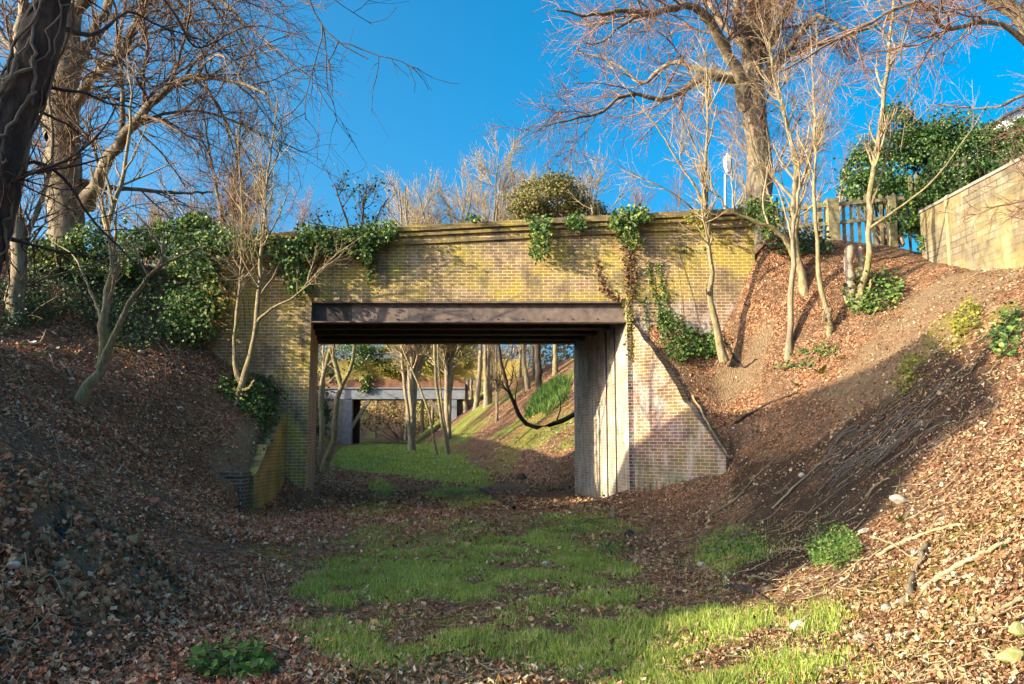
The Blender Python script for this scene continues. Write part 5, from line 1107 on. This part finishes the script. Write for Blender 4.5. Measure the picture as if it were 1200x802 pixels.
stick('long thin branch lying in the slope shadow by the wing wall', [(830, 608), (863, 587), (883, 563), (913, 537)], .022, .012, seed=8, twigs=3)
stick('pale stick high in the slope shadow', [(1015, 585), (1030, 570), (1043, 563)], .018, .01, seed=9)
stick('bent twig on the sunny slope at the shadow tip', [(1148, 488), (1158, 515), (1172, 520), (1199, 518)], .012, .007, 'twig_red', seed=10, twigs=2)
stick('short dark log lying at the far edge of the grass', [(853, 691), (880, 697), (908, 694)], .04, .035, 'bark_dark', 'short_log', .02, 11, cat='log')
stick('pale branch leaning along the sloping top of the wing wall', [(812, 474), (835, 512), (856, 546)], .028, .018, seed=12, lift=.1)
stick('thin dark twig lying across the bare earth in the grass', [(500, 776), (530, 769), (564, 758)], .008, .005, 'twig_dark', seed=13)
stick('white dead stem standing out of the leaf litter', [(288, 692), (293, 712), (300, 727)], .008, .005, 'twig_pale', seed=14, lift=.06, twigs=3)
stick('pale dead stem crossing the white one in the litter', [(308, 680), (312, 700), (303, 724)], .007, .004, 'twig_pale', seed=15, lift=.06, twigs=3)
stick('short pale stick between the litter and the grass', [(297, 758), (318, 761), (337, 767)], .011, .008, seed=16)
stick('pale stick resting below the ivy on the shaded bank', [(70, 426), (78, 436), (86, 446)], .02, .014, seed=17)
stick('forked grey branch in the brush pile under the ivy', [(20, 412), (45, 412), (54, 396), (68, 402)], .02, .01, seed=18, twigs=6, lift=.15)
stick('crooked dead branch in the brush pile beneath the dark ivy', [(35, 422), (56, 421), (62, 436), (69, 446)], .02, .01, seed=19, twigs=5, lift=.12)
stick('dark bare root on the sunny bank beside the straight sapling', [(850, 408), (862, 424), (872, 432), (888, 428)], .035, .02, 'bark_dark', 'bare_root', .02, 20, cat='root')
stick('dry arching bramble stem over the earth mound', [(18, 520), (50, 505), (62, 520), (72, 560)], .006, .004, seed=21, lift=.1, name='bramble', cat='bramble')
stick('dry bramble stems tangled on the earth mound near the tan stone', [(28, 665), (35, 700), (60, 690), (75, 720)], .006, .004, seed=22, lift=.1, twigs=7, name='bramble', cat='bramble')
stick('grey fallen branch halfway up the shaded slope', [(905, 600), (930, 575), (960, 548), (985, 535)], .02, .01, seed=23, twigs=2)
stick('dark rotten branch in the slope shadow below the bare soil', [(860, 500), (900, 478), (935, 462)], .03, .018, 'bark_dark', seed=24)
# brush heap of thin stems on the shaded slope (several stems laid downhill)
r = RS(170)
bh = empty('brush_heap', G(1040, 510), 'grey heap of cut brushwood lying on the shaded slope', 'brush'); m = MB()
for k in range(70):
    u = r.uniform(985, 1120); v = 545-.62*(u-985)+r.uniform(-30, 35); a = r.uniform(20, 60); g0 = G(u, v); g1 = G(u-a, v+a*.75); 
    q = spline([g0+np.array([0, 0, .03+r.uniform(0, .12)]), (g0+g1)/2+np.array([0, 0, r.uniform(.05, .18)]), g1+np.array([0, 0, .04])], 7); V, f = tube_batch(q[None], np.linspace(.009, .005, 7)[None], 4); m.add(V, f)
m.build('stems', M['vine'], bh)
# tangle of grey stems below the forked sapling
bh = empty('brush_heap', G(215, 430), 'tangle of thin grey stems below the ivied abutment', 'brush'); m = MB()
for k in range(60):
    u = r.uniform(150, 280); v = 425+r.uniform(-14, 22); g0 = G(u, v); a = r.uniform(0, 6.28); l = r.uniform(.3, .9); g1 = g0+np.array([math.cos(a)*l, math.sin(a)*l, 0]); g1[2] = float(H(g1[:1], g1[1:2])[0])+r.uniform(.02, .3)
    q = spline([g0, (g0+g1)/2+np.array([0, 0, r.uniform(.1, .3)]), g1], 7); V, f = tube_batch(q[None], np.linspace(.009, .004, 7)[None], 4); m.add(V, f)
m.build('stems', M['vine'], bh)
# pipe, stake, block, plastic
g0, g1 = G(563, 575), G(602, 598); V, f = tube_batch(np.array([[g0, (g0+g1)/2, g1]])+np.array([0, 0, .05]), np.full((1, 3), .045), 10); tag(MB().add(V, f, [[0, k+1, k] for k in range(1, 9)]).build('pipe', M['steel_dark']), 'straight dark pipe lying on the ground under the bridge', 'pipe')
g = G(718, 607); tag(MB().hexa([(g[0]-.03, g[1]-.03, g[2]-.1), (g[0]+.03, g[1]-.03, g[2]-.1), (g[0]+.03, g[1]+.03, g[2]-.1), (g[0]-.03, g[1]+.03, g[2]-.1)], [(g[0]-.03, g[1]-.03, g[2]+.22), (g[0]+.03, g[1]-.03, g[2]+.25), (g[0]+.03, g[1]+.03, g[2]+.25), (g[0]-.03, g[1]+.03, g[2]+.22)]).build('wooden_stake', M['cut'], smooth=False), 'short pale wooden stake before the sunlit abutment', 'stake')
rock(737, 628, 15, 'black block lying in the weeds before the sunlit abutment', 'steel_dark', .7, 230, 'dark_block')
rock(612, 562, 12, 'dark clod on the ground beyond the bridge', 'bark_dark', .8, 231, 'earth_clod')
def rag(u, v, px, lab, mat, name, seed):
    c = G(u, v); s = px/F*c[1]; n = 12; r = RS(seed); a, b = np.meshgrid(np.linspace(-.5, .5, n), np.linspace(-.5, .5, n)); z = .5*fbm(a*4+seed, b*4, seed)+.15*vnoise(a*9, b*9, seed)-.12
    w_ = 1-.25*np.abs(b)*2; V = np.stack([c[0]+a*s*w_, c[1]+b*s*.8, c[2]+z*s*.9], -1).reshape(-1, 3); i_ = np.arange(n-1)[:, None]*n+np.arange(n-1)[None]
    V2 = V-np.array([0, 0, .012]); f = np.stack([i_, i_+1, i_+n+1, i_+n], -1).reshape(-1, 4); tag(mk(name, np.r_[V, V2], np.r_[f, f[:, ::-1]+n*n], M[mat]), lab, 'rubbish')
rag(34, 404, 16, 'crumpled pale plastic sheet in the brush pile', 'pale_plastic', 'plastic_sheet', 3)
rag(78, 632, 15, 'crumpled dark blue plastic bag on the earth mound', 'plastic', 'plastic_bag', 5)
#</objs.py>
# ------------------------------------------------------------------ light, sky, camera
sdir = np.array([-.933, -.358, .3]); sdir /= np.linalg.norm(sdir)
ELEV = math.asin(sdir[2])
from mathutils import Vector
sl = bpy.data.lights.new('sun', 'SUN'); sl.energy = 4.0; sl.angle = radians(.5); sl.color = (1, .84, .6)
so = bpy.data.objects.new('sun', sl); C.objects.link(so); so.rotation_euler = Vector(sdir).to_track_quat('Z', 'Y').to_euler(); so.location = (-40, -20, 30)
w = bpy.data.worlds.new('World'); bpy.context.scene.world = w; w.use_nodes = True
nt = w.node_tree; bg = nt.nodes['Background']; sk = nt.nodes.new('ShaderNodeTexSky'); sk.sky_type = 'NISHITA'; sk.sun_disc = False
sk.sun_elevation = ELEV; sk.sun_rotation = math.atan2(sdir[0], sdir[1]) % (2*math.pi); sk.air_density = .6; sk.dust_density = 6.5; sk.ozone_density = 3.2
hsv = nt.nodes.new('ShaderNodeHueSaturation'); hsv.inputs['Saturation'].default_value = 1.42; hsv.inputs['Hue'].default_value = .478; nt.links.new(sk.outputs[0], hsv.inputs['Color'])
nt.links.new(hsv.outputs[0], bg.inputs[0]); bg.inputs[1].default_value = .15
cam = bpy.data.cameras.new('camera'); cam.sensor_width = 36; cam.lens = F/1200*36; cam.clip_end = 600; cam.clip_start = .05
co = bpy.data.objects.new('camera', cam); C.objects.link(co); co.location = (0, 0, HC); co.rotation_euler = (math.pi/2+PITCH, 0, 0)
sc = bpy.context.scene; sc.camera = co
sc.view_settings.view_transform = 'Standard'; sc.view_settings.look = 'None'; sc.view_settings.exposure = 1.66; sc.view_settings.gamma = 1
sc.cycles.max_bounces = 6; sc.cycles.diffuse_bounces = 3
